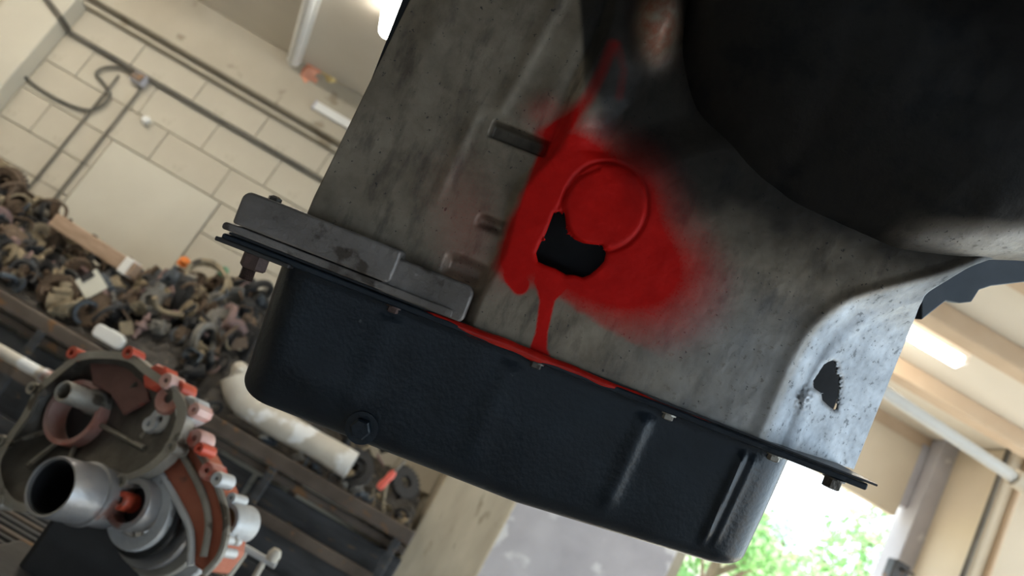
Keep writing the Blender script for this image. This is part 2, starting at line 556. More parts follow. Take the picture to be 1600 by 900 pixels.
# white pipe crossing on the right
a, b = at(1375, 607, 3.0), at(1606, 760, 3.0)
zm = (a.z + b.z) / 2
d = (b - a).normalized()
wp = empty('white_pipe', a, 'pale pipe slanting across in front of the right column', 'pipe')
MB().tube([a - d * .9, b + d * .6], .026, 14).build('tube', M['white'], wp, True, smooth=True)
fr = frame(b - d * .03, d)
MB().lathe([(.026, -.04), (.038, -.04), (.038, .04), (.026, .04)], fr, 16).build('coupling', M['cream'], wp, True, smooth=True)
p = atY(1400, 893, WY - .38)
lk = empty('door_latch', p, 'dark latch box low on the door jamb', 'latch')
MB().box((0, 0, 0), (.10, .08, .12)).build('body', M['steel_dark'], lk, bevel=.008)
MB().tube([(0, -.04, .02), (0, -.075, .02), (.05, -.08, .02)], .009, 8).build('handle', M['steel_dark'], lk, smooth=True)

# ------------------------------------------------------------------ outdoors
tag(MB().box((6, 24, -.2), (60, 36, .1)).build('ground', M['grass']), kind='structure')


def tree(x, y, h, rad, leafm, label, seed, nleaf=3200):
    rnd = random.Random(seed)
    o = empty('tree', (x, y, -.15), label, 'tree', 'trees outside the opening')
    t = MB().tube([(0, 0, 0), (.05, .02, h * .35), (-.04, 0, h * .6), (.03, 0, h * .85)], [.13, .10, .07, .03], 8)
    for k in range(6):
        a = k * 1.05 + seed
        z0 = h * (.35 + .08 * k)
        t.tube([(0, 0, z0), (rad * .4 * math.cos(a), rad * .4 * math.sin(a), z0 + .25 * h * .5), (rad * .75 * math.cos(a), rad * .75 * math.sin(a), z0 + .3 * h * .6)], [.045, .03, .012], 6)
    t.build('trunk', M['bark'], o, smooth=True)
    b = MB()
    clumps = [(rnd.gauss(0, rad * .5), rnd.gauss(0, rad * .5), h * .68 + rnd.gauss(0, h * .15), rad * rnd.uniform(.25, .45)) for _ in range(22)]
    vs, fs = [], []
    for i in range(nleaf):
        c = clumps[i % len(clumps)]
        dv = Vector((rnd.gauss(0, 1), rnd.gauss(0, 1), rnd.gauss(0, 1))).normalized() * c[3] * rnd.uniform(.6, 1.05)
        p = Vector(c[:3]) + dv
        u = Vector((rnd.gauss(0, 1), rnd.gauss(0, 1), rnd.gauss(0, 1))).normalized()
        w = u.orthogonal().normalized()
        s_ = rnd.uniform(.05, .10)
        k = len(vs)
        vs += [p - u * s_, p + w * s_ * .5, p + u * s_, p - w * s_ * .5]
        fs.append((k, k + 1, k + 2, k + 3))
    b.add(vs, fs)
    c_ = b.build('crown', M[leafm], o)
    c_['kind'] = 'stuff'
    return o


tree(3.9, 9.2, 3.6, 1.0, 'leaf_a', 'mid green tree outside, nearest the dark oil pan', 3)
tree(6.4, 10.5, 3.9, 1.2, 'leaf_b', 'pale green tree outside, next to the door jamb', 5)
tree(7.6, 15.5, 4.4, 1.5, 'leaf_c', 'darker green tree farthest outside the opening', 9)
tree(3.3, 13.5, 2.6, 1.1, 'leaf_b', 'low bushy tree outside behind the grey wall bay', 12)
hs = empty('house', (8.2, 22, -.15), 'pale rendered house beyond the trees', 'house')
MB().box((0, 0, 1.5), (7, 4, 3)).build('wall', M['house'], hs)
MB().prism([(-3.9, 3.0), (3.9, 3.0), (0, 4.4)], -2.4, 2.4, Matrix.Rotation(PI / 2, 4, 'X')).build('roof', M['roof'], hs)
for k in (-2, 0, 2):
    wn = MB().box((k, -2.02, 1.7), (.9, .06, 1.1)).build('window', M['steel_dark'], hs)
    MB().box((k, -2.05, 1.7), (.06, .05, 1.1)).build('mullion', M['white'], wn)

# ------------------------------------------------------------------ the transmission overhead
PHI = math.radians(21.3)
CP, SP = math.cos(PHI), math.sin(PHI)
DT = 0.55
K = DT / F_PX               # metres per unit of the case drawing
AU = IR * CP - IU * SP
AV = IR * SP + IU * CP
AW = -FWD
OT = CAM + FWD * DT
TM = Matrix(((AU.x, AV.x, AW.x, OT.x), (AU.y, AV.y, AW.y, OT.y), (AU.z, AV.z, AW.z, OT.z), (0, 0, 0, 1)))
trans = empty('transmission', TM, 'grimy cast transmission with a black oil pan, holed and stained red', 'transmission')


def st(x, y):
    dx, dy = x - CX, y - CY
    return dx * CP + dy * SP, dx * SP - dy * CP


class TB(MB):
    """mesh builder in drawing units of the case (s, t, w)"""
    def build(s, *a, **k):
        s.v = [p * K for p in s.v]
        if 'bevel' in k:
            k['bevel'] *= K
        return MB.build(s, *a, **k)


def sstep(a, b, x):
    t = np.clip((x - a) / (b - a), 0, 1)
    return t * t * (3 - 2 * t)


def gauss(x, c, r):
    return np.exp(-((x - c) / r) ** 2)


SBT = np.array([-120, -70, 38.7, 95, 131.6, 174, 218, 262, 292, 330, 800.])
SBS = np.array([456, 456, 457, 463, 475, 501, 559, 620, 655, 690, 1100.])
_t = np.linspace(-120, 800, 460)
_s = np.interp(_t, SBT, SBS)
_s = np.convolve(np.pad(_s, 12, 'edge'), np.hanning(27)[1:-1] / np.hanning(27).sum(), 'valid')
SBT, SBS = _t, _s
SMT = np.array([-120, 225, 292, 330, 800.])
SMS = np.array([600, 604, 655, 700, 760.])


def dseg(x, y, pts):
    d = np.full(np.shape(x), 1e9)
    for (ax, ay), (bx, by) in zip(pts[:-1], pts[1:]):
        vx, vy = bx - ax, by - ay
        t = np.clip(((x - ax) * vx + (y - ay) * vy) / (vx * vx + vy * vy), 0, 1)
        d = np.minimum(d, np.hypot(x - ax - t * vx, y - ay - t * vy))
    return d


def rectm(s, t, s0, s1, t0, t1, e):
    return sstep(s0 - e, s0 + e, s) * (1 - sstep(s1 - e, s1 + e, s)) * sstep(t0 - e, t0 + e, t) * (1 - sstep(t1 - e, t1 + e, t))


RNG = np.random.default_rng(4)


def vnoise(s, t, cell, seed):
    r = np.random.default_rng(seed)
    g = r.random((96, 96))
    x, y = s / cell + 40, t / cell + 40
    xi, yi = np.floor(x).astype(int) % 96, np.floor(y).astype(int) % 96
    fx, fy = x - np.floor(x), y - np.floor(y)
    fx, fy = fx * fx * (3 - 2 * fx), fy * fy * (3 - 2 * fy)
    x2, y2 = (xi + 1) % 96, (yi + 1) % 96
    return (g[xi, yi] * (1 - fx) + g[x2, yi] * fx) * (1 - fy) + (g[xi, y2] * (1 - fx) + g[x2, y2] * fx) * fy - .5


def case_w(s, t):
    sb = np.interp(t, SBT, SBS)
    soft = np.interp(t, [-80, 60, 150], [16, 10, 4])
    d = s - sb
    w = -.70 * soft * np.logaddexp(0, d / soft)
    w = w + 5 * gauss(d, -10, 12) - 7 * gauss(d, 34, 13) * sstep(200, 80, t) + 3 * gauss(d, 62, 12)
    # left bay lies lower than the middle wall
    ridge = -40 + 24 * sstep(140, 265, t) + 4 * np.sin(t / 30)
    low = 1 - sstep(ridge - 14, ridge + 10, s)
    w = w - 20 * low
    # hollow right of the upper shoulder
    px = CX + CP * s + SP * t
    py = CY + SP * s - CP * t
    shx = np.interp(py, [-120, 0, 70, 150, 200, 235, 262], [985, 975, 962, 938, 905, 900, 930])
    hol = sstep(0, 60, px - shx) * (1 - sstep(215, 300, py + .35 * (px - 940)))
    w = w - 20 * hol + 3 * gauss(px, shx - 8, 16) * (1 - sstep(190, 240, py)) * sstep(-20, 60, py + 60)
    # slots
    w = w - 24 * rectm(s, t, -122, -28, 213, 237, 3)
    w = w - 14 * rectm(s, t, -88, -46, 74, 90, 7)
    w = w - 14 * rectm(s, t, -112, -50, -14, 14, 9)
    # vertical web in the left bay
    w = w + 4 * gauss(s, -168 + .06 * t, 10) * sstep(60, 120, t) * (1 - sstep(235, 262, t))
    w = w + 6 * gauss(s, -262, 24) * sstep(200, 330, t)
    w = w + 5 * gauss(s, -120 + .12 * (t - 250), 12) * sstep(245, 260, t)
    w = w + 6 * gauss(s, -60 + .10 * (t - 250), 20) * sstep(245, 300, t)
    # round boss beside the broken hole, with a groove round it
    bs, bt = st(946, 322)
    r = np.hypot(s - bs, (t - bt) * .92)
    w = w + 2 * (1 - sstep(56, 66, r)) - 3.5 * gauss(r, 66, 3.0)
    # second groove left of the boss
    gd = dseg(px, py, [(872, 325), (885, 300), (905, 275), (935, 262)])
    w = w - 3.5 * gauss(gd, 0, 3)
    # rusty lump near the top
    ls, lt = st(1030, 30)
    w = w + 52 * np.exp(-(((s - ls) / 34) ** 2 + ((t - lt) / 62) ** 2) ** 1.5)
    # lip of metal round the punched hole of the bell flange
    w = w + 7 * np.exp(-((px - 1268) / 14) ** 2 - ((py - 628) / 16) ** 2) * (1 + 2 * vnoise(s, t, 5, 8))
    # casting skin
    w = w + 1.0 * vnoise(s, t, 26, 1) + .45 * vnoise(s, t, 9, 2) + .3 * vnoise(s, t, 4, 3)
    return w


NS, NT = 460, 330
T0, T1 = -80.0, 745.0
tt = np.linspace(T0, T1, NT)
smax = np.interp(tt, SMT, SMS)
for _ in range(30):
    w_ = case_w(smax, tt)
    sc_ = 1 - w_ / F_PX
    smax = .5 * smax + .5 * np.interp(tt / sc_, SMT, SMS) * sc_
ker = np.ones(9) / 9
smax = np.convolve(np.pad(smax, 4, 'edge'), ker, 'valid')
smin = np.interp(tt, [T0, 18, 361, T1], [-348, -346, -318, -286])
aa = np.linspace(0, 1, NS)
S = smin[:, None] + (smax - smin)[:, None] * aa[None, :]
T = np.repeat(tt[:, None], NS, 1)
W = case_w(S, T)
# seen position in the drawing
q = 1 - W / F_PX
PXi = CX + (CP * S + SP * T) / q
PYi = CY + (SP * S - CP * T) / q
H1 = [(720 + .4444 * a, 200 + .4444 * b) for a, b in ((327, 298), (345, 293), (365, 297), (368, 320), (370, 342), (378, 370), (400, 392), (430, 405), (470, 410), (498, 412), (511, 440), (505, 468), (485, 490), (455, 515), (430, 525), (400, 516), (370, 515), (330, 492), (300, 482), (272, 470), (265, 440), (280, 405), (300, 370), (315, 330))]
H2 = [(1080 + .3557 * a, 380 + .3557 * b) for a, b in ((625, 515), (640, 523), (645, 540), (650, 552), (647, 570), (660, 590), (662, 640), (655, 690), (645, 730), (630, 733), (605, 714), (580, 690), (575, 660), (560, 650), (540, 635), (540, 605), (560, 575), (585, 535), (605, 522))]


def inside(px, py, poly):
    c = np.zeros(px.shape, bool)
    n = len(poly)
    for i in range(n):
        x0, y0 = poly[i]
        x1, y1 = poly[(i + 1) % n]
        cond = ((y0 > py) != (y1 > py))
        with np.errstate(divide='ignore', invalid='ignore'):
            xin = (x1 - x0) * (py - y0) / (y1 - y0 + 1e-12) + x0
        c ^= cond & (px < xin)
    return c


def nearest(px, py, poly):
    best = np.full(px.shape, 1e9)
    bx, by = px.copy(), py.copy()
    for i in range(len(poly)):
        ax, ay = poly[i]
        x1, y1 = poly[(i + 1) % len(poly)]
        vx, vy = x1 - ax, y1 - ay
        t = np.clip(((px - ax) * vx + (py - ay) * vy) / (vx * vx + vy * vy + 1e-9), 0, 1)
        qx, qy = ax + t * vx, ay + t * vy
        d = np.hypot(px - qx, py - qy)
        m = d < best
        best[m] = d[m]
        bx[m] = qx[m]
        by[m] = qy[m]
    return best, bx, by


hole = np.zeros(S.shape, bool)
for poly in (H1, H2):
    ins = inside(PXi, PYi, poly)
    d, bx, by = nearest(PXi, PYi, poly)
    snap = (d < 1.75)
    hole |= ins & ~snap
    nx, ny = (bx - CX) * q, (by - CY) * q
    S = np.where(snap, nx * CP + ny * SP, S)
    T = np.where(snap, nx * SP - ny * CP, T)
    # the torn lip bends inwards
    W = np.where((d < 7) & (~ins | snap), W - 4 * (1 - d / 7) ** 2, W)
    PXi = np.where(snap, bx, PXi)
    PYi = np.where(snap, by, PYi)

# stain: red dye (r), painted overhang shade (g), bare metal (b)
lx = np.interp(PYi, [60, 200, 340, 420, 500], [940, 862, 797, 770, 742])
left = sstep(-10, 10, PXi - lx + 6 * vnoise(S, T, 14, 5))
red = 1.25 * np.exp(-((PXi - 905) / 118) ** 2 - ((PYi - 350) / 118) ** 2)
red += .85 * np.exp(-((PXi - 990) / 105) ** 2 - ((PYi - 415) / 72) ** 2)
red += .9 * np.exp(-((PXi - 850) / 55) ** 2 - ((PYi - 255) / 60) ** 2)
red += .8 * np.exp(-((PXi - 805) / 32) ** 2 - ((PYi - 395) / 48) ** 2)
red += .28 * np.exp(-((PXi - 1010) / 120) ** 2 - ((PYi - 500) / 70) ** 2)
low_cut = 1 - sstep(-8, 10, PYi - np.interp(PXi, [740, 800, 850, 880, 960, 1100], [400, 446, 452, 470, 520, 600]) + 8 * vnoise(S, T, 10, 6))
red = red * left * (.25 + .75 * low_cut)
red += .60 * (1 - sstep(1, 17, dseg(PXi, PYi, [(846, 210), (888, 190), (920, 152), (942, 108), (956, 70)])))
red += .30 * (1 - sstep(2, 14, dseg(PXi, PYi, [(966, 70), (975, 110), (968, 150)])))
red += .34 * np.exp(-((PXi - 852) / 44) ** 2 - ((PYi - 175) / 38) ** 2) * (PYi < 226)
red += .55 * np.exp(-((PXi - 905) / 48) ** 2 - ((PYi - 245) / 40) ** 2)
red += .20 * np.exp(-((PXi - 1065) / 85) ** 2 - ((PYi - 440) / 80) ** 2)
red += .24 * np.exp(-((PXi - 730) / 70) ** 2 - ((PYi - 380) / 120) ** 2) + .10 * np.exp(-((PXi - 700) / 120) ** 2 - ((PYi - 260) / 120) ** 2)
wd = np.interp(PYi, [440, 470, 520, 545, 560], [26, 12, 10, 14, 24])
red += 1.2 * (1 - sstep(.7, 1.15, dseg(PXi, PYi, [(866, 430), (855, 470), (846, 520), (838, 560)]) / wd)) * (PYi > 425)
red += .9 * (1 - sstep(10, 17, dseg(PXi, PYi, [(805, 405), (803, 435), (812, 447)])))
red += .6 * np.exp(-((PXi - 985) / 62) ** 2 - ((PYi - 300) / 60) ** 2)
red = np.clip(red, 0, 1)
shade_y = np.interp(PXi, [885, 915, 945, 990, 1050, 1150, 1250, 1350, 1450, 1600], [-260, 130, 215, 285, 335, 370, 392, 415, 438, 450])  # dark upper right: shade below the overhang painted into the colour
shade = (1 - sstep(-75, 75, PYi - shade_y + 30 * vnoise(S, T, 40, 9) + 14 * vnoise(S, T, 14, 10))) * .95
shade = shade * (1 - np.exp(-(((PXi - 1030) / 34) ** 2 + ((PYi - 40) / 62) ** 2) ** 2))
shade = np.maximum(shade, .55 * rectm(S, T, -124, -26, 210, 240, 4))
shade = np.maximum(shade, .95 * np.exp(-(((PXi - 958) / 34) ** 2 + ((PYi - 185) / 48) ** 2) ** 1.5))
bare = sstep(-14, 14, S - np.interp(T, SBT, SBS)) * (T < 330)
bare = np.maximum(bare, .45 * sstep(120, 420, S) * (1 - sstep(40, 190, T)))
rust = np.exp(-(((PXi - 1026) / 42) ** 2 + ((PYi - 35) / 72) ** 2) ** 1.5)

idx = -np.ones(S.shape, int)
keep = ~hole
idx[keep] = np.arange(keep.sum())
co = np.stack([S[keep], T[keep], W[keep]], 1) * K
faces = []
a_, b_, c_, d_ = idx[:-1, :-1], idx[:-1, 1:], idx[1:, 1:], idx[1:, :-1]
okf = (a_ >= 0) & (b_ >= 0) & (c_ >= 0) & (d_ >= 0)
cxp = (PXi[:-1, :-1] + PXi[1:, 1:] + PXi[:-1, 1:] + PXi[1:, :-1]) / 4
cyp = (PYi[:-1, :-1] + PYi[1:, 1:] + PYi[:-1, 1:] + PYi[1:, :-1]) / 4
okf &= ~inside(cxp, cyp, H1) & ~inside(cxp, cyp, H2)
faces = np.stack([a_[okf], b_[okf], c_[okf], d_[okf]], 1).tolist()
part = ((a_ >= 0).astype(int) + (b_ >= 0) + (c_ >= 0) + (d_ >= 0)) == 3
for (i, j) in zip(*np.nonzero(part)):
    q4 = [(i, j), (i, j + 1), (i + 1, j + 1), (i + 1, j)]
    tri = [c for c in q4 if idx[c] >= 0]
    mx_ = np.array([sum(PXi[c] for c in tri) / 3])
    my_ = np.array([sum(PYi[c] for c in tri) / 3])
    if not (inside(mx_, my_, H1)[0] or inside(mx_, my_, H2)[0]):
        faces.append([int(idx[c]) for c in tri])
me = bpy.data.meshes.new('case')
me.from_pydata(co.tolist(), [], faces)
att = me.color_attributes.new('stain_shade', 'FLOAT_COLOR', 'POINT')
att.data.foreach_set('color', np.stack([red[keep], shade[keep], bare[keep], rust[keep]], 1).astype(np.float32).ravel())
for p in me.polygons:
    p.use_smooth = True


def case_material(name):
    m = bpy.data.materials.new(name)
    m.use_nodes = True
    nt = m.node_tree
    N, L = nt.nodes, nt.links
    b = N['Principled BSDF']
    tc = N.new('ShaderNodeTexCoord')
    at_ = N.new('ShaderNodeAttribute')
    at_.attribute_name = 'stain_shade'
    sp = N.new('ShaderNodeSeparateColor')
    L.new(at_.outputs['Color'], sp.inputs[0])

    def nz(scale, detail=6, stretch=None):
        n = N.new('ShaderNodeTexNoise')
        n.inputs['Scale'].default_value = scale
        n.inputs['Detail'].default_value = detail
        n.inputs['Roughness'].default_value = .62
        if stretch:
            mp = N.new('ShaderNodeMapping')
            mp.inputs['Scale'].default_value = stretch
            L.new(tc.outputs['Object'], mp.inputs[0])
            L.new(mp.outputs[0], n.inputs['Vector'])
        else:
            L.new(tc.outputs['Object'], n.inputs['Vector'])
        return n.outputs[0]

    def ramp(src, p0, c0, p1, c1):
        r = N.new('ShaderNodeValToRGB')
        r.color_ramp.elements[0].position = p0
        r.color_ramp.elements[1].position = p1
        r.color_ramp.elements[0].color = (*c0, 1)
        r.color_ramp.elements[1].color = (*c1, 1)
        L.new(src, r.inputs[0])
        return r.outputs[0]

    def mix(f, a, c, fv=None):
        x = N.new('ShaderNodeMix')
        x.data_type = 'RGBA'
        if f is not None:
            L.new(f, x.inputs[0])
        else:
            x.inputs[0].default_value = fv
        for sck, val in ((x.inputs[6], a), (x.inputs[7], c)):
            if isinstance(val, tuple):
                sck.default_value = (*val, 1)
            else:
                L.new(val, sck)
        return x.outputs[2]

    def math_(op, a, c):
        x = N.new('ShaderNodeMath')
        x.operation = op
        x.use_clamp = True
        for sck, val in ((x.inputs[0], a), (x.inputs[1], c)):
            if isinstance(val, (int, float)):
                sck.default_value = val
            else:
                L.new(val, sck)
        return x.outputs[0]

    big = nz(22, 7)
    fine = nz(160, 5)
    grain = nz(480, 4)
    base = ramp(big, .32, (.155, .122, .086), .70, (.330, .272, .205))
    base = mix(ramp(nz(70, 5, (1, .35, 1)), .52, (0, 0, 0), .70, (.6, .6, .6)), base, (.060, .046, .038))
    pale = ramp(nz(30, 7), .32, (.26, .275, .295), .66, (.46, .48, .51))
    pale = mix(ramp(fine, .60, (0, 0, 0), .66, (.7, .7, .7)), pale, (.10, .11, .12))
    bf = math_('MULTIPLY', sp.outputs[2], 1.0)
    col = mix(bf, base, pale)
    # dark pits
    col = mix(ramp(nz(230, 3), .66, (0, 0, 0), .70, (.8, .8, .8)), col, (.03, .03, .03))
    # rust on the lump
    col = mix(math_('MULTIPLY', at_.outputs['Alpha'], ramp(nz(90, 5), .30, (0, 0, 0), .60, (1, 1, 1))), col, (.22, .075, .04))
    # shade under the overhang, mixed in as near black
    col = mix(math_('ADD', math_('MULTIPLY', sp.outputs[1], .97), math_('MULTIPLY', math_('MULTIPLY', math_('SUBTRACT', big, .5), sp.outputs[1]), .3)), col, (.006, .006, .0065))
    # red dye, broken up by fine grain where it is thin
    rn = math_('ADD', sp.outputs[0], math_('MULTIPLY', math_('SUBTRACT', grain, .5), .55))
    rf = ramp(rn, .12, (0, 0, 0), .95, (1, 1, 1))
    rf2 = math_('MULTIPLY', rf, ramp(sp.outputs[0], .02, (0, 0, 0), .3, (1, 1, 1)))
    redc = ramp(nz(40, 5), .3, (.46, .005, .003), .7, (.60, .008, .005))
    redc = mix(math_('MULTIPLY', sp.outputs[1], .85), redc, (.05, .004, .003))  # red darkens along with the painted shade
    col = mix(rf2, col, redc)
    L.new(col, b.inputs['Base Color'])
    met = math_('MULTIPLY', math_('MULTIPLY', math_('SUBTRACT', 1.0, rf2), math_('SUBTRACT', 1.0, sp.outputs[1])), .35)
    spc = math_('SUBTRACT', .5, math_('MULTIPLY', math_('MAXIMUM', rf2, sp.outputs[1]), .36))
    L.new(spc, b.inputs['Specular IOR Level'])
    L.new(met, b.inputs['Metallic'])
    ro = ramp(fine, .3, (.42, .42, .42), .7, (.62, .62, .62))
    rr = mix(rf2, ro, (.52, .52, .52))
    L.new(rr, b.inputs['Roughness'])
    bp = N.new('ShaderNodeBump')
    bp.inputs['Strength'].default_value = .35
    bp.inputs['Distance'].default_value = .0012
    L.new(fine, bp.inputs['Height'])
    L.new(bp.outputs[0], b.inputs['Normal'])
    return m


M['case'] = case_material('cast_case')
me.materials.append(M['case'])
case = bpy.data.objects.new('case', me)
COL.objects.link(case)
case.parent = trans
case['label'] = 'grey brown cast side wall with red dye round a broken hole'
sol = case.modifiers.new('solid', 'SOLIDIFY')
sol.thickness = 4 * K
sol.offset = -1
# dark inside and shell behind the side wall
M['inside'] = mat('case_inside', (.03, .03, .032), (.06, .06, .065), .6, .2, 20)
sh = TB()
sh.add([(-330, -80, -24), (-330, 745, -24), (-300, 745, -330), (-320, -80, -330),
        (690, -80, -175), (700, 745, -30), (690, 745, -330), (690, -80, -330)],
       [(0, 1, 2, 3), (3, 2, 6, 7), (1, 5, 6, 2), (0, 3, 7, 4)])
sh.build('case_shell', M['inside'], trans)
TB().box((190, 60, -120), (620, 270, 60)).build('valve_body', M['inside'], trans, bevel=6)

# rounded dark converter housing crossing the upper right
dv, df, dst = [], [], []
ND, NA = 110, 72
for i in range(ND):
    u = i / (ND - 1)
    s_ = 95 + (1020 - 95) * u ** 1.25
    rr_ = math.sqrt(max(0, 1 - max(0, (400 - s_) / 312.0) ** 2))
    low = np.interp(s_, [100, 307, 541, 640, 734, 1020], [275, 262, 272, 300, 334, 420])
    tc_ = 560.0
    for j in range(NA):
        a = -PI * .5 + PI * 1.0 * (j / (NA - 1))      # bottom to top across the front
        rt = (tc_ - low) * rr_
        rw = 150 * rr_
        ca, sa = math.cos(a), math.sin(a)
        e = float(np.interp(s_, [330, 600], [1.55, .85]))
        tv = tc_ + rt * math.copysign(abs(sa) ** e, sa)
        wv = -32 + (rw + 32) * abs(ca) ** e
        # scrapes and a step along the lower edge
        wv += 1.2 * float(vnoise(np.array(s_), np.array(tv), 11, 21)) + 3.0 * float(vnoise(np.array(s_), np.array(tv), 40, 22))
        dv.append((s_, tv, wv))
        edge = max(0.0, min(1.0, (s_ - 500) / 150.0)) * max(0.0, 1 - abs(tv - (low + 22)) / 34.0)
        dst.append((0.0, 1.0 - min(1, 1.5 * edge), 0.55 * min(1, 1.6 * edge), 0.0))  # second value paints the housing's shade nearly black, lower edge left paler
for i in range(ND - 1):
    for j in range(NA - 1):
        df.append((i * NA + j, (i + 1) * NA + j, (i + 1) * NA + j + 1, i * NA + j + 1))
dr = TB().add(dv, df)
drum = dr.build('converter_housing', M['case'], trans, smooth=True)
att = drum.data.color_attributes.new('stain_shade', 'FLOAT_COLOR', 'POINT')
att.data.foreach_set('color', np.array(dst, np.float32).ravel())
drum['label'] = 'dark rounded housing above the bell flange, shade painted in'

# mount bracket seen under the housing
bp_ = [st(*p) for p in ((1440, 500), (1478, 470), (1500, 474), (1518, 472), (1530, 453), (1548, 447), (1640, 436), (1640, 392), (1500, 400), (1440, 440))]
TB().prism([(a * 1.165, b * 1.165) for a, b in bp_], -215, -190).build('mount_bracket', M['bracket'], trans, bevel=2)

# rail cast along the bottom of the left bay and its ear
rl = TB().prism(rrect(-432, -176, -62, -8, [4, 10, 6, 14]), -40, 34)
rl.build('mounting_rail', M['rail'], trans, bevel=5, seg=3, smooth=True)
TB().prism(rrect(-192, -52, -78, -20, [4, 8, 16, 12]), -30, 22).build('rail_step', M['rail'], trans, bevel=5, seg=3, smooth=True)
# stud head on top of the rail
TB().lathe([(1, 0), (11, 0), (11, 6), (5, 9), (1, 9)], frame((-393, -9, 6), (0, 1, 0)), 6, False).build('stud_tip', M['bolt'], trans)

# case flange, gasket and pan flange
TB().prism(rrect(-446, -70, -76, -64, [4, 2, 5, 6]), -60, 30).build('case_flange', M['rail'], trans, bevel=2.5)
TB().prism(rrect(-440, 640, -81.5, -78, 1.2, 2), -260, 8).build('gasket', M['steel_bore'], trans)

# oil pan: pressed sheet, rounded plan, swages, rolled flange
M['pan'] = mat('black_pan_paint', (.005, .008, .013), (.010, .016, .024), .30, 0, 30, 6, .3, .7, .10, 260, (.12, .12, .12), 90, .735, spec=.35)
pts = []
R_ = 74
x0, x1, w0, w1 = -366, 522, -290, 10


def plan():
    out = []
    n = 14
    front = np.linspace(x0 + R_, x1 - R_, 240)
    for s_ in front:
        out.append((s_, w1, 0.0, 1.0))
    for i in range(1, n):
        a = PI / 2 - PI / 2 * i / n
        out.append((x1 - R_ + R_ * math.cos(a), w1 - R_ + R_ * math.sin(a), math.cos(a), math.sin(a)))
    for w_ in np.linspace(w1 - R_, w0 + R_, 24):
        out.append((x1, w_, 1.0, 0.0))
    for i in range(1, n):
        a = -PI / 2 * i / n
        out.append((x1 - R_ + R_ * math.cos(a), w0 + R_ + R_ * math.sin(a), math.cos(a), math.sin(a)))
    for s_ in front[::-8]:
        out.append((s_, w0, 0.0, -1.0))
    for i in range(1, n):
        a = -PI / 2 - PI / 2 * i / n
        out.append((x0 + R_ + R_ * math.cos(a), w0 + R_ + R_ * math.sin(a), math.cos(a), math.sin(a)))
    for w_ in np.linspace(w0 + R_, w1 - R_, 24):
        out.append((x0, w_, -1.0, 0.0))
    for i in range(1, n):
        a = PI - PI / 2 * i / n
        out.append((x0 + R_ + R_ * math.cos(a), w1 - R_ + R_ * math.sin(a), math.cos(a), math.sin(a)))
    return out


PL = plan()
prof = [(-93, 0)] + [(-93 - 6 * i, 1.5 + .045 * 6 * i) for i in range(1, 33)]
tb, db = prof[-1]
RF = 32
for i in range(1, 11):
    a = PI / 2 * i / 10
    prof.append((tb - RF * math.sin(a), db + RF * (1 - math.cos(a))))
pv, pf = [], []
NP = len(PL)
for (t_, d_) in prof:
    for (s_, w_, ns_, nw_) in PL:
        rel = 0.0
        if nw_ > .9:
            fade = max(0, min(1, (-104 - t_) / 14)) * max(0, min(1, (t_ + 285) / 30))
            for c0, wd_, h_ in ((-160, 20, 2.5), (41, 18, 2.5), (267, 13, 5.5), (428, 7, 7), (446, 6, 4)):
                rel += h_ * math.exp(-((s_ - c0 - .04 * (t_ + 100)) / wd_) ** 2) * fade
            # dents
            rel += 5 * math.exp(-((s_ + 250) / 60) ** 2 - ((t_ + 250) / 40) ** 2)
        rel += 1.5 * float(vnoise(np.array(s_), np.array(t_ + w_), 60, 31)) if t_ < -96 else 0
        slope = .07 * max(0, s_ - 130) * max(0, (-200 - t_) / 110)
        pv.append((s_ - ns_ * d_ + ns_ * rel, t_ + slope, w_ - nw_ * d_ + nw_ * rel))
for i in range(len(prof) - 1):
    for k in range(NP):
        l = (k + 1) % NP
        pf.append((i * NP + k, i * NP + l, (i + 1) * NP + l, (i + 1) * NP + k))
pf.append([(len(prof) - 1) * NP + k for k in range(NP)])
pan = TB().add(pv, pf).build('oil_pan', M['pan'], trans, smooth=True)
pan['label'] = 'deep black painted oil pan with pressed ribs'
# flange of the pan with a rolled edge
fl = TB().prism(rrect(-446, 622, -93, -82, [3, 3, 3, 3]), -300, 17)
fl.build('pan_flange', M['pan'], pan, bevel=2.5)
# lower lip sticking out at the left end
TB().prism(rrect(-452, -330, -97, -90, 2), -30, 24).build('flange_lip', M['steel_dark'], pan, bevel=2)


def hexbolt(s_, w_, m_, t_=-93, r=12, h=9):
    b = TB().lathe([(1, 0), (r * 1.15, 0), (r * 1.15, -2.5), (1, -2.5)], frame((s_, t_, w_), (0, 1, 0)), 18, False)
    b.lathe([(1, -2.5), (r, -2.5), (r, -h), (r * .75, -h - 1.5), (1, -h - 1.5)], frame((s_, t_, w_), (0, 1, 0)), 6, False)
    return b.build('flange_bolt', m_, pan)


for s_, m_ in ((-160, 'bolt_rust'), (78, 'bolt'), (298, 'bolt_light'), (474, 'bolt_light'), (575, 'bolt')):
    hexbolt(s_, 3, M[m_], -93, 12 if s_ < 500 else 15, 9 if s_ < 500 else 16)
# hanging stud and nut at the left ear
b = TB().lathe([(1, -4), (21, -4), (21, -24), (18, -27), (1, -27)], frame((-388, -93, 4), (0, 1, 0)), 6, False)
b.build('stud_nut', M['bolt_rust'], pan)
thr = []
for i in range(10):
    z_ = -26 - i * 2.0
    thr += [(9.5, z_), (11.5, z_ - 1.0)]
TB().lathe([(1, -26)] + thr + [(1, -47)], frame((-392, -93, 4), (0, 1, 0)), 14, False).build('stud_thread', M['bolt_rust'], pan)
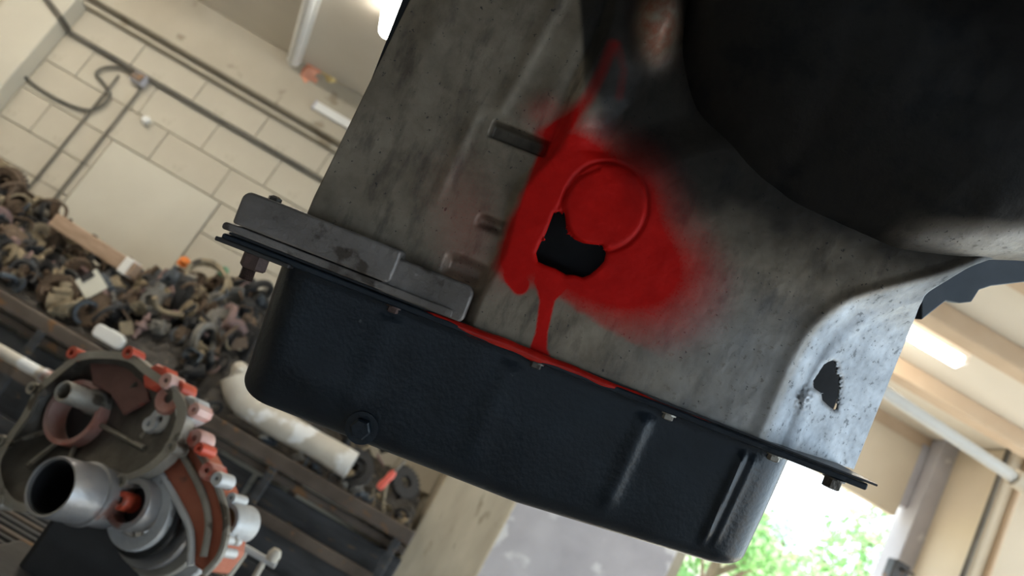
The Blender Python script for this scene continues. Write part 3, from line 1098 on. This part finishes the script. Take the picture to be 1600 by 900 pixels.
# drain plug low on the pan wall
dp = st(566, 668)
b = TB().lathe([(1, 0), (26, 0), (26, 4), (1, 4)], frame((dp[0], dp[1], 2), (0, 0, 1)), 24, False)
b.lathe([(1, 4), (17, 4), (17, 15), (14, 17), (1, 17)], frame((dp[0], dp[1], 2), (0, 0, 1)), 6, False)
b.build('drain_plug', M['pan'], pan)

# red fluid bead lying on the flange
path, rad = [], []
for i in range(90):
    s_ = -150 + 610 * i / 89
    path.append((s_, -85 + .8 * math.sin(s_ / 17), 11 + 1.0 * math.sin(s_ / 23)))
    rad.append(8.5 * min(1, (i + 4) / 22) * min(1, (93 - i) / 60) + .4 * math.sin(s_ / 9))
TB().tube(path, rad, 12).build('fluid_bead', M['red_wet'], trans, smooth=True)
# unseen slab added overhead to shade the case
vz = (TM @ Vector((0, 745 * K, 0))).z + .02
vf = tag(MB().box((.45, -.2, vz + .06), (1.7, 1.6, .12)).build('shade_slab', M['steel_dark'], bevel=.02), 'unseen black slab added above the transmission to shade it', 'shade slab')

# ------------------------------------------------------------------ parts rack against the block wall
RKY0, RKY1, RKZ = 3.4, 4.5, 1.184
rack = empty('parts_rack', (-2.0, 3.95, 0), 'grimy dark steel parts rack along the block wall', 'rack')
MB().box((-2.1, RKY0, RKZ - .032), (4.55, .07, .064)).build('front_rail', M['steel_rail'], rack, True, bevel=.006)
MB().box((-2.1, RKY0 + .02, RKZ - .095), (4.55, .04, .035)).build('lower_rail', M['steel_rail'], rack, True, bevel=.004)
MB().box((-2.1, RKY1 - .03, RKZ - .032), (4.55, .05, .064)).build('back_rail', M['steel_rail'], rack, True, bevel=.006)
for k in range(5):
    MB().box((-3.9 + .9 * k, (RKY0 + RKY1) / 2, RKZ - .012), (.89, RKY1 - RKY0 - .09, .02)).build('shelf_plate', M['steel_dark'], rack, True, bevel=.003)
ux = atY(440, 712, RKY0 - .04).x
for x in (-4.2, ux - 1.15, ux, .12):
    MB().box((x, RKY0 - .045, (RKZ - .06) / 2), (.035, .02, RKZ - .06)).build('upright', M['grime'], rack, True, bevel=.003)
    MB().box((x, RKY1 - .03, (RKZ - .06) / 2), (.05, .05, RKZ - .06)).build('upright', M['steel_rail'], rack, True, bevel=.003)
for k in range(6):
    xa = -4.3 + .75 * k
    MB().box((xa + .37, RKY0 + .03 + .02 * (k % 2), .80), (.73, .02, .50)).build('sheet_panel', M['grime'], rack, True, bevel=.004)
for k in range(5):
    MB().box((-3.9 + .9 * k, (RKY0 + RKY1) / 2, .50), (.89, RKY1 - RKY0 - .12, .02)).build('shelf_plate', M['steel_dark'], rack, True, bevel=.003)
MB().box((-2.1, RKY0 - .04, .93), (4.5, .03, .05)).build('middle_rail', M['steel_rail'], rack, True, bevel=.004)
MB().box((-2.1, RKY0 - .02, .74), (4.5, .03, .04)).build('middle_rail', M['grime'], rack, True, bevel=.004)


# ------------------------------------------------------------------ heap of used parts on the rack
def j_gear(r):
    n = 22
    prof = []
    for k in range(n):
        for (da, rr) in ((0, .84), (.3, 1), (.62, 1), (.92, .84)):
            a = 2 * PI * (k + da) / n
            prof.append((rr * math.cos(a), rr * math.sin(a)))
    m = len(prof)
    inner = [(.35 * math.cos(2 * PI * k / m), .35 * math.sin(2 * PI * k / m)) for k in range(m)]
    b = MB()
    vs = [(*p, -.13) for p in prof] + [(*p, .13) for p in prof] + [(*p, -.13) for p in inner] + [(*p, .13) for p in inner]
    fs = []
    for i in range(m):
        j = (i + 1) % m
        fs += [(i, j, m + j, m + i), (2 * m + j, 2 * m + i, 3 * m + i, 3 * m + j), (m + i, m + j, 3 * m + j, 3 * m + i), (j, i, 2 * m + i, 2 * m + j)]
    return b.add(vs, fs)


def j_pulley(r):
    return MB().lathe([(.25, -.3), (1, -.3), (1, -.2), (.78, -.05), (.78, .05), (1, .2), (1, .3), (.6, .3), (.55, .1), (.3, .1), (.3, .4), (.25, .4)], None, 24)


def j_shaft(r):
    b = MB().lathe([(.01, -1.1), (.16, -1.1), (.16, -.7), (.24, -.68), (.24, -.2), (.5, -.18), (.5, .05), (.24, .07), (.2, .6), (.3, .62), (.3, .8), (.13, .82), (.13, 1.2), (.01, 1.2)], None, 16, False)
    return b


def j_housing(r):
    b = MB().box((0, 0, 0), (1.3, .9, .7))
    b.lathe([(.3, 0), (.5, 0), (.5, .62), (.3, .62)], None, 18)
    b.lathe([(.15, 0), (.27, 0), (.27, .75), (.15, .75)], frame((.3, 0, 0), (1, 0, .1)), 14)
    for x in (-.55, .55):
        for y in (-.38, .38):
            b.lathe([(.05, -.4), (.13, -.4), (.13, .45), (.05, .45)], Matrix.Translation((x, y, 0)), 10)
    for k in range(4):
        b.box((-.45 + .3 * k, -.48, 0), (.05, .1, .6))
    return b


def j_bracket(r):
    b = MB().prism([(-.8, -.4), (.5, -.4), (.8, -.1), (.8, .2), (.3, .4), (-.5, .35), (-.8, .1)], -.06, .06)
    b.prism([(-.8, -.06), (.1, -.06), (.1, .0), (-.8, .0)], 0, .7, Matrix.Translation((0, -.34, 0)))
    b.lathe([(.08, .05), (.2, .05), (.2, .2), (.08, .2)], Matrix.Translation((.45, .05, 0)), 12)
    return b


def j_hose(r):
    pts = []
    for k in range(26):
        a = k / 25 * 2 * PI * .85
        pts.append(Vector((math.cos(a) * (1 + .1 * math.sin(3 * a)), math.sin(a) * .8, .25 * math.sin(2 * a))))
    return MB().tube(pts, .11, 8)


def j_pipe(r):
    pts = smooth_path([Vector(p) for p in ((-1.1, 0, 0), (-.5, .05, 0), (0, .1, .1), (.3, .4, .15), (.35, .9, .2))], 4)
    b = MB().tube(pts, .16, 10)
    b.lathe([(.1, -.05), (.32, -.05), (.32, .05), (.1, .05)], frame((-1.1, 0, 0), (1, 0, 0)), 12)
    return b


def j_ring(r):
    return MB().lathe([(.7, -.15), (1, -.15), (1, -.05), (.92, 0), (1, .05), (1, .15), (.7, .15)], None, 26)


def j_plate(r):
    b = MB().prism(rrect(-1, 1, -.6, .6, .25), -.05, .05)
    b.prism(rrect(-.6, .6, -.3, .3, .12), .05, .14)
    for x in (-.82, .82):
        for y in (-.42, .42):
            b.lathe([(.02, .05), (.09, .05), (.09, .13), (.02, .13)], Matrix.Translation((x, y, 0)), 6)
    return b


def j_motor(r):
    b = MB().lathe([(.01, -.8), (.5, -.8), (.56, -.7), (.56, .55), (.45, .7), (.2, .72), (.2, 1.0), (.01, 1.0)], None, 20, False)
    b.box((.5, .1, .1), (.3, .4, .5))
    for k in range(3):
        a = k * 2.1
        b.box((.6 * math.cos(a), .6 * math.sin(a), .55), (.25, .25, .12))
    return b


KINDS = [('gear_wheel', j_gear, 'toothed gear wheel', 'gear'), ('belt_pulley', j_pulley, 'grooved belt pulley', 'pulley'),
         ('stepped_shaft', j_shaft, 'stepped drive shaft', 'shaft'), ('pump_housing', j_housing, 'ribbed pump housing', 'housing'),
         ('bracket', j_bracket, 'bent steel bracket', 'bracket'), ('rubber_hose', j_hose, 'curled rubber hose', 'hose'),
         ('elbow_pipe', j_pipe, 'flanged elbow pipe', 'pipe'), ('bearing_ring', j_ring, 'loose bearing ring', 'bearing'),
         ('cover_plate', j_plate, 'bolted cover plate', 'cover'), ('starter_motor', j_motor, 'small starter motor', 'motor')]
COLN = ['oily black', 'rusty brown', 'dull grey', 'grimy tan', 'dark bluish', 'pinkish brown']
proto_me = {}


def junk(kind, ci, pos, size, rot, label=None, group='used parts heaped on the rack'):
    nm, fn, txt, cat = KINDS[kind]
    key = (kind, ci)
    if key not in proto_me:
        o = fn(1).build(nm, JUNK[ci], smooth=True)
        proto_me[key] = o
    else:
        o = proto_me[key].copy()
        COL.objects.link(o)
    o.location = pos
    o.scale = (size, size, size)
    o.rotation_euler = rot
    tag(o, label or '%s %s in the parts heap against the block wall' % (COLN[ci], txt), cat, group)
    return o


HX = [-4.4, -2.7, -2.1, -1.75, -1.5, -1.2, -.7, -.2, .2]
HZ = [1.72, 1.60, 1.50, 1.52, 1.68, 1.76, 1.55, 1.38, 1.30]


def heap_z(x, y):
    top = float(np.interp(x, HX, HZ))
    f = max(0, min(1, (y - 3.46) / .62))
    return RKZ + (top - RKZ) * (f ** .8)


# packed bed of the heap
hv, hf = [], []
nx_, ny_ = 150, 40
for i in range(nx_):
    x = -4.35 + 4.5 * i / (nx_ - 1)
    for j in range(ny_):
        y = 3.46 + 1.0 * j / (ny_ - 1)
        n_ = noise.noise(Vector((x * 9, y * 9, 0))) * .05 + noise.noise(Vector((x * 24, y * 24, 3))) * .03
        hv.append((x, y, max(RKZ, heap_z(x, y) - .05 + n_)))
for i in range(nx_ - 1):
    for j in range(ny_ - 1):
        hf.append((i * ny_ + j, (i + 1) * ny_ + j, (i + 1) * ny_ + j + 1, i * ny_ + j + 1))
n0 = len(hv)
M['bed'] = mat('heap_bed', (.015, .013, .012), (.06, .05, .04), .6, .1, 26, 6, .3, .7, .5, 60, (.13, .10, .07), 40, .62)
tag(MB().add(hv, hf).build('scrap_bed', M['bed']), 'packed bed of small black and brown scrap under the heap', 'scrap', kind='stuff')
rj = random.Random(11)
wts = [0, 0, 0, 0, 1, 1, 1, 2, 3, 3, 4, 5]
TRANS_POLY = [(640, 0), (490, 310), (405, 305), (355, 375), (400, 420), (430, 420), (380, 590), (420, 635), (1120, 885), (1600, 900), (1600, 0)]


def proj(p):
    d = Vector(p) - CAM
    z = d.dot(FWD)
    return CX + F_PX * d.dot(IR) / z, CY - F_PX * d.dot(IU) / z


def hidden(p):
    x, y = proj(p)
    if x < -40 or y > 940:
        return True
    return bool(inside(np.array([x]), np.array([y]), TRANS_POLY)[0]) and rj.random() < .45


ZONES = [(-3.0, 'far left end of the heap'), (-2.45, 'left of the timber batten'), (-2.1, 'below the timber batten'), (-1.85, 'beside the cream card'), (-1.62, 'between card and hose coil'),
         (-1.35, 'under the hose coil'), (-1.0, 'heap next to the oil pan corner'), (9, 'heap below the oil pan')]


def where(x, y):
    z = next(n for lim, n in ZONES if x < lim)
    return ('front, ' if y < 3.68 else 'top, ' if y > 4.0 else 'mid-slope, ') + z


used_lab = set()
for i in range(470):
    x = rj.uniform(-3.3, .05) if i % 3 == 0 else rj.uniform(-3.0, -1.0)
    y = 3.5 + .92 * rj.random() ** 1.1
    if i >= 380:
        x, y = rj.uniform(-2.4, -1.0), rj.uniform(3.5, 3.85)
    size = rj.choice((.038, .045, .05, .06, .07, .09))
    kd = rj.randrange(10)
    ci = rj.choice(wts)
    pos_ = (x, y, heap_z(x, y) + size * .25)
    if hidden(pos_):
        continue
    for tr in range(60):
        lab = '%s %s%s, %s' % (COLN[ci], 'large ' if size > .075 else 'small ' if size < .05 else '', KINDS[kd][2].replace('small ', ''), where(x, y))
        if lab not in used_lab:
            break
        kd, ci = rj.randrange(10), rj.choice(wts)
    used_lab.add(lab)
    junk(kd, ci, pos_, size, (rj.uniform(0, 6.28), rj.uniform(0, 6.28), rj.uniform(0, 6.28)), lab)


def top_at(x, y, Y):
    return atY(x, y, Y)


# singular things in the heap
p = atY(143, 444, 3.55)
cd = empty('card_tag', p, 'square cream card hanging at the front of the heap', 'card')
MB().box((0, 0, 0), (.105, .004, .105), Matrix.Rotation(math.radians(26), 3, 'Y')).build('card', M['paper'], cd)
MB().box((-.035, -.004, .02), (.03, .003, .06), Matrix.Rotation(math.radians(26), 3, 'Y')).build('clip', M['steel_dark'], cd)
a, b = atY(88, 345, 3.9), atY(212, 425, 3.75)
d = (b - a)
tm = empty('timber_batten', a, 'brown timber batten lying on top of the heap', 'timber')
MB().box((a + b) / 2, (d.length, .06, .075), frame((0, 0, 0), Vector((0, 0, 1)) - d.normalized() * d.normalized().z, d).to_3x3()).build('batten', M['wood'], tm, True, bevel=.006)
MB().box(a * .08 + b * .92, (.05, .07, .085), frame((0, 0, 0), Vector((0, 0, 1)) - d.normalized() * d.normalized().z, d).to_3x3()).build('end_strap', M['white'], tm, True, bevel=.004)
for (x, y, Y, m_, nm, lab, cat, s_) in ((288, 409, 4.15, 'orange', 'plastic_cap', 'bright orange cap on top of the heap', 'cap', .028),
                                       (350, 424, 4.1, 'green', 'plastic_cap', 'green cap on the heap beside the hose coil', 'cap', .024),
                                       (20, 290, 4.2, 'green', 'plastic_cap', 'dark green cap at the left end of the heap', 'cap', .05)):
    p = atY(x, y, Y)
    o = empty(nm, p, lab, cat)
    MB().lathe([(s_ * .7, -s_ * .6), (s_, -s_ * .6), (s_, s_ * .5), (s_ * .8, s_ * .7), (.002, s_ * .75), (.002, s_ * .5), (s_ * .7, s_ * .4)], frame((0, 0, 0), (.2, -.6, .8)), 18).build('shell', M[m_], o, smooth=True)
    MB().lathe([(s_ * .98, -s_ * .65), (s_ * 1.15, -s_ * .65), (s_ * 1.15, -s_ * .45), (s_ * .98, -s_ * .45)], frame((0, 0, 0), (.2, -.6, .8)), 18).build('rim', M[m_], o, smooth=True)
p = atY(325, 440, 4.0)
hc = empty('hose_coil', p, 'coil of grimy tan hose on top of the heap', 'hose')
cpts = []
for k in range(90):
    a = k / 89 * 2 * PI * 2.6
    r_ = .13 - .012 * k / 30
    cpts.append(Vector((r_ * math.cos(a), -.02 + .03 * math.sin(a * .7) - .014 * k / 40, .085 * math.sin(a) + .004 * k / 30)))
MB().tube(cpts, .013, 8).build('hose', JUNK[3], hc, smooth=True)
MB().lathe([(.006, 0), (.02, 0), (.02, .05), (.006, .05)], frame(cpts[-1], (1, 0, .3)), 10).build('fitting', M['bolt_light'], hc)
p = atY(171, 526, 3.43)
bx_ = empty('foam_scrap', p, 'small white foam scrap on the rack rail', 'foam')
MB().prism(rrect(-.07, .07, -.03, .03, .02), -.02, .02, Matrix.Rotation(PI / 2, 4, 'X')).build('scrap', M['white'], bx_, bevel=.006)
MB().box((.02, 0, .028), (.06, .03, .012)).build('flap', M['white'], bx_, bevel=.004)
p = atY(369, 586, 3.50)
kn = empty('pale_bulb', p, 'small round cream bulb above the pale dusty bar', 'bulb')
MB().lathe([(.002, -.03), (.02, -.03), (.022, -.005), (.036, .02), (.036, .045), (.022, .062), (.002, .066)], frame((0, 0, 0), (.1, -.3, 1)), 18, False).build('globe', M['pale_bar'], kn, smooth=True)
MB().lathe([(.002, -.07), (.016, -.07), (.018, -.03), (.002, -.03)], frame((0, 0, 0), (.1, -.3, 1)), 12, False).build('socket', M['bolt'], kn, smooth=True)
# pale dusty bar, bent up at its left end
bp0 = [atY(x, y, 3.42) for (x, y) in ((366, 590), (378, 625), (410, 648), (460, 676), (510, 704), (540, 722))]
pb = empty('dusty_bar', bp0[2], 'pale dusty bent bar lying on the rack rail', 'bar')
pp = smooth_path(bp0, 6)
MB().tube(pp, [.060 + .006 * math.sin(k * .5) * .4 for k in range(len(pp))], 14).build('bar', M['pale_bar'], pb, True, smooth=True)
MB().lathe([(.01, -.02), (.062, -.02), (.062, .03), (.01, .03)], frame(bp0[-1], bp0[-1] - bp0[-2]), 16).build('end_collar', M['white'], pb, True, smooth=True)
# coral handled screwdriver
p = atY(609, 741, 3.38)
sd = empty('screwdriver', p + Vector((0, .05, -.03)), 'screwdriver with a coral red handle on the rack rail', 'screwdriver')
fr = frame((0, 0, 0), Vector((.25, -.2, 1)))
MB().lathe([(.002, -.05), (.014, -.05), (.019, -.03), (.015, 0), (.018, .03), (.012, .05), (.002, .05)], fr, 12, False).build('handle', M['coral'], sd, smooth=True)
MB().tube([fr @ Vector((0, 0, .05)), fr @ Vector((0, 0, .12))], .005, 8).build('blade', M['bolt_light'], sd)
for i in range(26):
    x = rj.uniform(-1.0, .1)
    kd, ci = rj.randrange(10), rj.choice((0, 0, 1, 2, 3, 4))
    zn = 'behind the dusty bar' if x < -.6 else 'beside the coral screwdriver' if x < -.3 else 'near the tan pilaster'
    for tr in range(60):
        lab = 'tiny %s %s on the front rail, %s' % (COLN[ci], KINDS[kd][2].replace('small ', ''), zn)
        if lab not in used_lab:
            break
        kd, ci = rj.randrange(10), rj.choice((0, 0, 1, 2, 3, 4))
    used_lab.add(lab)
    junk(kd, ci, (x, 3.40 + rj.uniform(-.01, .05), RKZ + .02), rj.choice((.022, .03, .04)), (rj.uniform(0, 6), rj.uniform(0, 6), rj.uniform(0, 6)),
         lab, 'small parts along the rack rail')
# pale rod on the far left
a, b = at(-40, 525, 2.6), at(78, 592, 2.6)
rd = empty('pale_rod', a, 'pale steel rod pointing in from the left behind the gearbox casting', 'rod')
MB().tube([a, b], .021, 12).build('rod', M['pale_bar'], rd, True, smooth=True)
MB().lathe([(.01, -.03), (.028, -.03), (.028, .0), (.01, .0)], frame(b, b - a), 12).build('collar', M['steel_tube'], rd, True, smooth=True)

# ------------------------------------------------------------------ slatted bench with the stripped gearbox
BZ = .93
bench = empty('slatted_bench', (-.85, 1.45, 0), 'dark slatted steel bench under the stripped gearbox casting', 'bench')
for k in range(34):
    MB().box((-.95, 1.10 + .036 * k, BZ - .01), (1.5, .020, .02)).build('slat', M['grime'] if k % 3 else M['steel_rail'], bench, True, bevel=.002, seg=1)
for x in (-1.6, -.9, -.22):
    MB().box((x, 1.70, BZ - .045), (.04, 1.24, .05)).build('bearer', M['steel_dark'], bench, True, bevel=.003)
for x in (-1.6, -.22):
    for y in (1.1, 2.28):
        MB().box((x, y, (BZ - .07) / 2), (.05, .05, BZ - .07)).build('leg', M['steel_dark'], bench, True, bevel=.004)
MB().box((-.95, 1.70, BZ - .08), (1.4, 1.2, .012)).build('tray', M['steel_dark'], bench, True)

DG = 1.30
KG = DG / F_PX
GA = (IR * -.24 + IU * .40 - FWD * .87).normalized()
G1 = (IR - GA * IR.dot(GA)).normalized()
G2 = GA.cross(G1)
OG = at(180, 760, DG)
GM = Matrix(((G1.x, G2.x, GA.x, OG.x), (G1.y, G2.y, GA.y, OG.y), (G1.z, G2.z, GA.z, OG.z), (0, 0, 0, 1)))
gbx = empty('gearbox_casting', GM, 'stripped gearbox casting with red dye and two open tubes on the bench', 'gearbox')
GI = GM.inverted()


def gl(x, y, Z):
    """point of the casting frame at height Z (drawing units) on the sight line of x, y"""
    r = ray(x, y)
    o = GI @ CAM
    dd = GI.to_3x3() @ r
    t = (Z * KG - o.z) / dd.z
    return o + dd * t


def gpoly(pts, Z):
    return [gl(x, y, Z) for x, y in pts]


def gring(c, prof, m_, nm, parent=gbx, n=36):
    return MB().lathe([(r * KG, z * KG) for r, z in prof], Matrix.Translation(Vector((c.x, c.y, 0))), n).build(nm, m_, parent, smooth=True)


# bell: rim outline, cone wall, ring opening
outl = [(118, 553), (150, 548), (205, 553), (235, 575), (268, 600), (292, 640), (272, 700), (236, 735), (195, 752), (150, 765), (95, 775), (40, 800), (2, 785), (-14, 735), (5, 690), (33, 650), (55, 608), (85, 580)]
rim = smooth_path([Vector((x, y, 0)) for x, y in outl + [outl[0]]], 4)[:-1]
rim = [(p.x, p.y) for p in rim]
cc = (133, 668)
RO = gpoly(rim, 6)
inn = [(cc[0] + (x - cc[0]) * .90, cc[1] + (y - cc[1]) * .90) for x, y in rim]
RI = gpoly(inn, 6)
RI2 = gpoly(inn, -8)
n = len(rim)
back = Vector((0, 0, -24 * KG))
b = MB()
vs = RO + RI + [p + back for p in RO] + RI2
fs = []
for i in range(n):
    j = (i + 1) % n
    fs += [(i, j, n + j, n + i), (j, i, 2 * n + i, 2 * n + j), (n + i, n + j, 3 * n + j, 3 * n + i), (2 * n + j, 2 * n + i, 3 * n + i, 3 * n + j)]
bell_rim = b.add(vs, fs).build('bell_rim', M['alu_old'], gbx, smooth=True)
c0 = gl(126, 648, -40)
b = MB()
vs = list(RI2)
for fz, rr in ((.55, None), (1, 56)):
    for i in range(n):
        d_ = RI2[i] - Vector((c0.x, c0.y, RI2[i].z))
        a_ = math.atan2(d_.y, d_.x)
        tgt = Vector((c0.x + 56 * KG * math.cos(a_), c0.y + 56 * KG * math.sin(a_), -44 * KG))
        vs.append(RI2[i].lerp(tgt, fz))
fs = []
for k in range(2):
    for i in range(n):
        j = (i + 1) % n
        fs.append((k * n + i, k * n + j, (k + 1) * n + j, (k + 1) * n + i))
b.add(vs, fs).build('bell_wall', M['alu_dark'], gbx, smooth=True)
# dye stained web across the top of the bell
W_ = gpoly([(138, 566), (200, 566), (226, 590), (232, 625), (190, 648), (170, 615), (142, 600)], -12)
MB().prism([(p.x, p.y) for p in W_], -22 * KG, -14 * KG).build('stained_web', M['rust_dark'], gbx, bevel=.003)
for (x, y, m_) in ((40, 730, 'alu_old'), (70, 590, 'alu_old'), (225, 700, 'alu_old'), (150, 560, 'rust_red'), (22, 690, 'alu_old'), (215, 600, 'alu_dark'), (90, 770, 'alu_old')):
    a = gl(x, y, -14)
    e = Vector((c0.x, c0.y, 0)) - Vector((a.x, a.y, 0))
    e = Vector((a.x, a.y, 0)) + e * (1 - 56 * KG / e.length)
    MB().tube([a, Vector((e.x, e.y, -36 * KG))], 4.5 * KG, 6).build('rib', M[m_], gbx)
for i, (x, y) in enumerate(outl[::2]):
    p = gl(x, y, 0)
    m_ = M['red'] if (y < 580 and x > 100) else M['alu_old']
    gring(p, [(5, -22), (11, -22), (11, 9), (5, 9)], m_, 'bolt_boss', gbx, 16)
gring(c0, [(48, -60), (57, -60), (57, -20), (48, -20)], M['red_pale'], 'bearing_ring')
MB().lathe([(.001, -70 * KG), (46 * KG, -70 * KG), (46 * KG, -58 * KG), (.001, -58 * KG)], Matrix.Translation((c0.x, c0.y, 0)), 24, False).build('ring_back', M['steel_bore'], gbx)
ct = gl(98, 611, 44)
gring(ct, [(13, -60), (23, -60), (22, -20), (18, -8), (18, 42), (16.5, 44), (13, 42)], M['alu_old'], 'input_sleeve')
MB().lathe([(.001, -20 * KG), (13.5 * KG, -20 * KG), (13.5 * KG, -10 * KG), (.001, -10 * KG)], Matrix.Translation((ct.x, ct.y, 0)), 20, False).build('sleeve_bore', M['steel_bore'], gbx)
# big output tube
cyl = gl(78, 760, 95)
gring(cyl, [(39, -30), (45, -30), (45, 20), (49, 22), (49, 30), (45, 32), (45, 90), (43, 95), (39.5, 94)], M['steel_tube'], 'output_tube')
MB().lathe([(.001, 0), (38 * KG, 0), (38 * KG, 10 * KG), (.001, 10 * KG)], Matrix.Translation((cyl.x, cyl.y, 0)), 28, False).build('tube_bottom', M['steel_bore'], gbx)
gring(cyl, [(37, 6), (39.6, 6), (39.6, 88), (37, 88)], M['steel_bore'], 'tube_bore')
gring(cyl, [(20, -60), (34, -60), (34, 4), (20, 4)], M['alu_dark'], 'tube_base')
# stacked rings beside it
for (x, y, Z, r0, r1, h, m_, nm) in ((200, 786, 4, 30, 40, 38, 'steel_tube', 'collar_ring'), (216, 800, -22, 38, 58, 16, 'alu_white', 'clutch_ring'), (226, 806, -34, 44, 64, 10, 'steel_bore', 'clutch_ring'),
                                     (240, 814, -50, 48, 72, 14, 'steel_tube', 'clutch_ring'), (256, 822, -66, 52, 78, 14, 'alu_old', 'clutch_ring'), (272, 830, -84, 56, 84, 16, 'alu_white', 'clutch_ring')):
    p = gl(x, y, Z)
    gring(p, [(r0, Z - h), (r1 * .97, Z - h), (r1, Z - h + 3), (r1, Z - 3), (r1 * .97, Z), (r0, Z)], M[m_], nm)
p = gl(188, 782, 4)
gring(p, [(6, -40), (15, -40), (15, 2), (13, 6), (6, 6)], M['red'], 'splined_stub')
MB().lathe([(.001, -30 * KG), (30 * KG, -30 * KG), (30 * KG, -24 * KG), (.001, -24 * KG)], Matrix.Translation(Vector((gl(196, 790, 0).x, gl(196, 790, 0).y, 0))), 24, False).build('collar_floor', M['steel_bore'], gbx)
# red side case and its ribs
sc = [(220, 690), (245, 664), (275, 668), (305, 700), (335, 752), (352, 812), (345, 862), (318, 895), (300, 882), (300, 832), (282, 790), (252, 742)]
P_ = gpoly(sc, -30)
MB().prism([(p.x, p.y) for p in P_], -95 * KG, -30 * KG).build('side_case', M['rust_red'], gbx, bevel=.006, smooth=True)
for pts_, r_, m_ in (([(222, 684), (250, 662), (278, 668), (308, 702), (338, 754), (354, 812), (346, 864), (320, 896)], 6, 'alu_old'),
                     ([(222, 694), (252, 742), (280, 790), (298, 832), (298, 884)], 6, 'alu_white'),
                     ([(262, 676), (292, 722), (318, 776), (326, 822), (318, 870)], 6, 'alu_old')):
    MB().tube(smooth_path(gpoly(pts_, -26), 4), r_ * KG, 8).build('case_rib', M[m_], gbx, smooth=True)
# lumps at the upper right of the bell
for (x, y, r_, Z, m_, nm) in ((240, 588, 23, 6, 'red', 'red_boss'), (258, 594, 14, 14, 'red_pale', 'red_boss'), (262, 622, 28, -6, 'red_pale', 'boss'), (290, 638, 23, -2, 'alu_white', 'boss'), (302, 640, 13, 4, 'red_pale', 'boss'), (276, 606, 14, -2, 'red', 'red_boss'),
                              (248, 655, 22, -10, 'alu_white', 'boss'), (303, 684, 16, -12, 'red_pale', 'boss'), (322, 735, 15, -14, 'red_pale', 'boss'), (338, 748, 12, -10, 'alu_white', 'boss'), (232, 662, 14, -6, 'alu_white', 'boss'),
                              (175, 762, 11, -2, 'alu_old', 'boss'), (310, 700, 10, -4, 'red', 'red_boss')):
    p = gl(x, y, Z)
    gring(p, [(r_ * .25, Z - 34), (r_, Z - 34), (r_, Z - 4), (r_ * .85, Z), (r_ * .3, Z - 1)], M[m_], nm, gbx, 8 if r_ % 2 else 14)
# round port with a tan gasket face
p = gl(350, 812, -40)
gring(p, [(19, -95), (29, -95), (29, -42), (26, -38), (19, -40)], M['alu_white'], 'side_port')
MB().lathe([(.001, -60 * KG), (20 * KG, -60 * KG), (20 * KG, -50 * KG), (.001, -50 * KG)], Matrix.Translation((p.x, p.y, 0)), 20, False).build('port_gasket', M['tan_gasket'], gbx)
for (x, y) in ((352, 842), (362, 778), (345, 862)):
    p = gl(x, y, -36)
    gring(p, [(3, -70), (8, -70), (8, -34), (3, -34)], M['alu_white'], 'port_boss', gbx, 10)
# body behind everything, standing on the bench
bw_ = MB()
cb = OG + FWD * .10 - Vector((0, 0, .02))
lowz = BZ
bw_.box((cb.x + .03, cb.y + .06, (lowz + 1.20) / 2), (.26, .10, 1.20 - lowz))
bw_.box((cb.x + .0, cb.y + .04, lowz + .015), (.34, .20, .03))
bw_.build('gear_body', M['steel_dark'], gbx, True, bevel=.012)

# little clamp stand next to the casting
p = at(400, 866, 1.62)
cs = empty('clamp_stand', (p.x, p.y, BZ), 'small pale clamp stand beside the stripped gearbox casting', 'clamp')
zt = p.z - BZ
for dx in (-.022, .022):
    MB().tube([(dx * 1.5, 0, 0), (dx, 0, zt)], .007, 8).build('leg', M['pale_bar'], cs)
MB().tube([(-.05, 0, zt), (.05, 0, zt)], .008, 8).build('crossbar', M['alu_white'], cs)
MB().lathe([(.002, 0), (.013, 0), (.015, .015), (.01, .026), (.002, .028)], Matrix.Translation((.035, 0, zt + .004)), 12, False).build('knob', M['pale_bar'], cs, smooth=True)
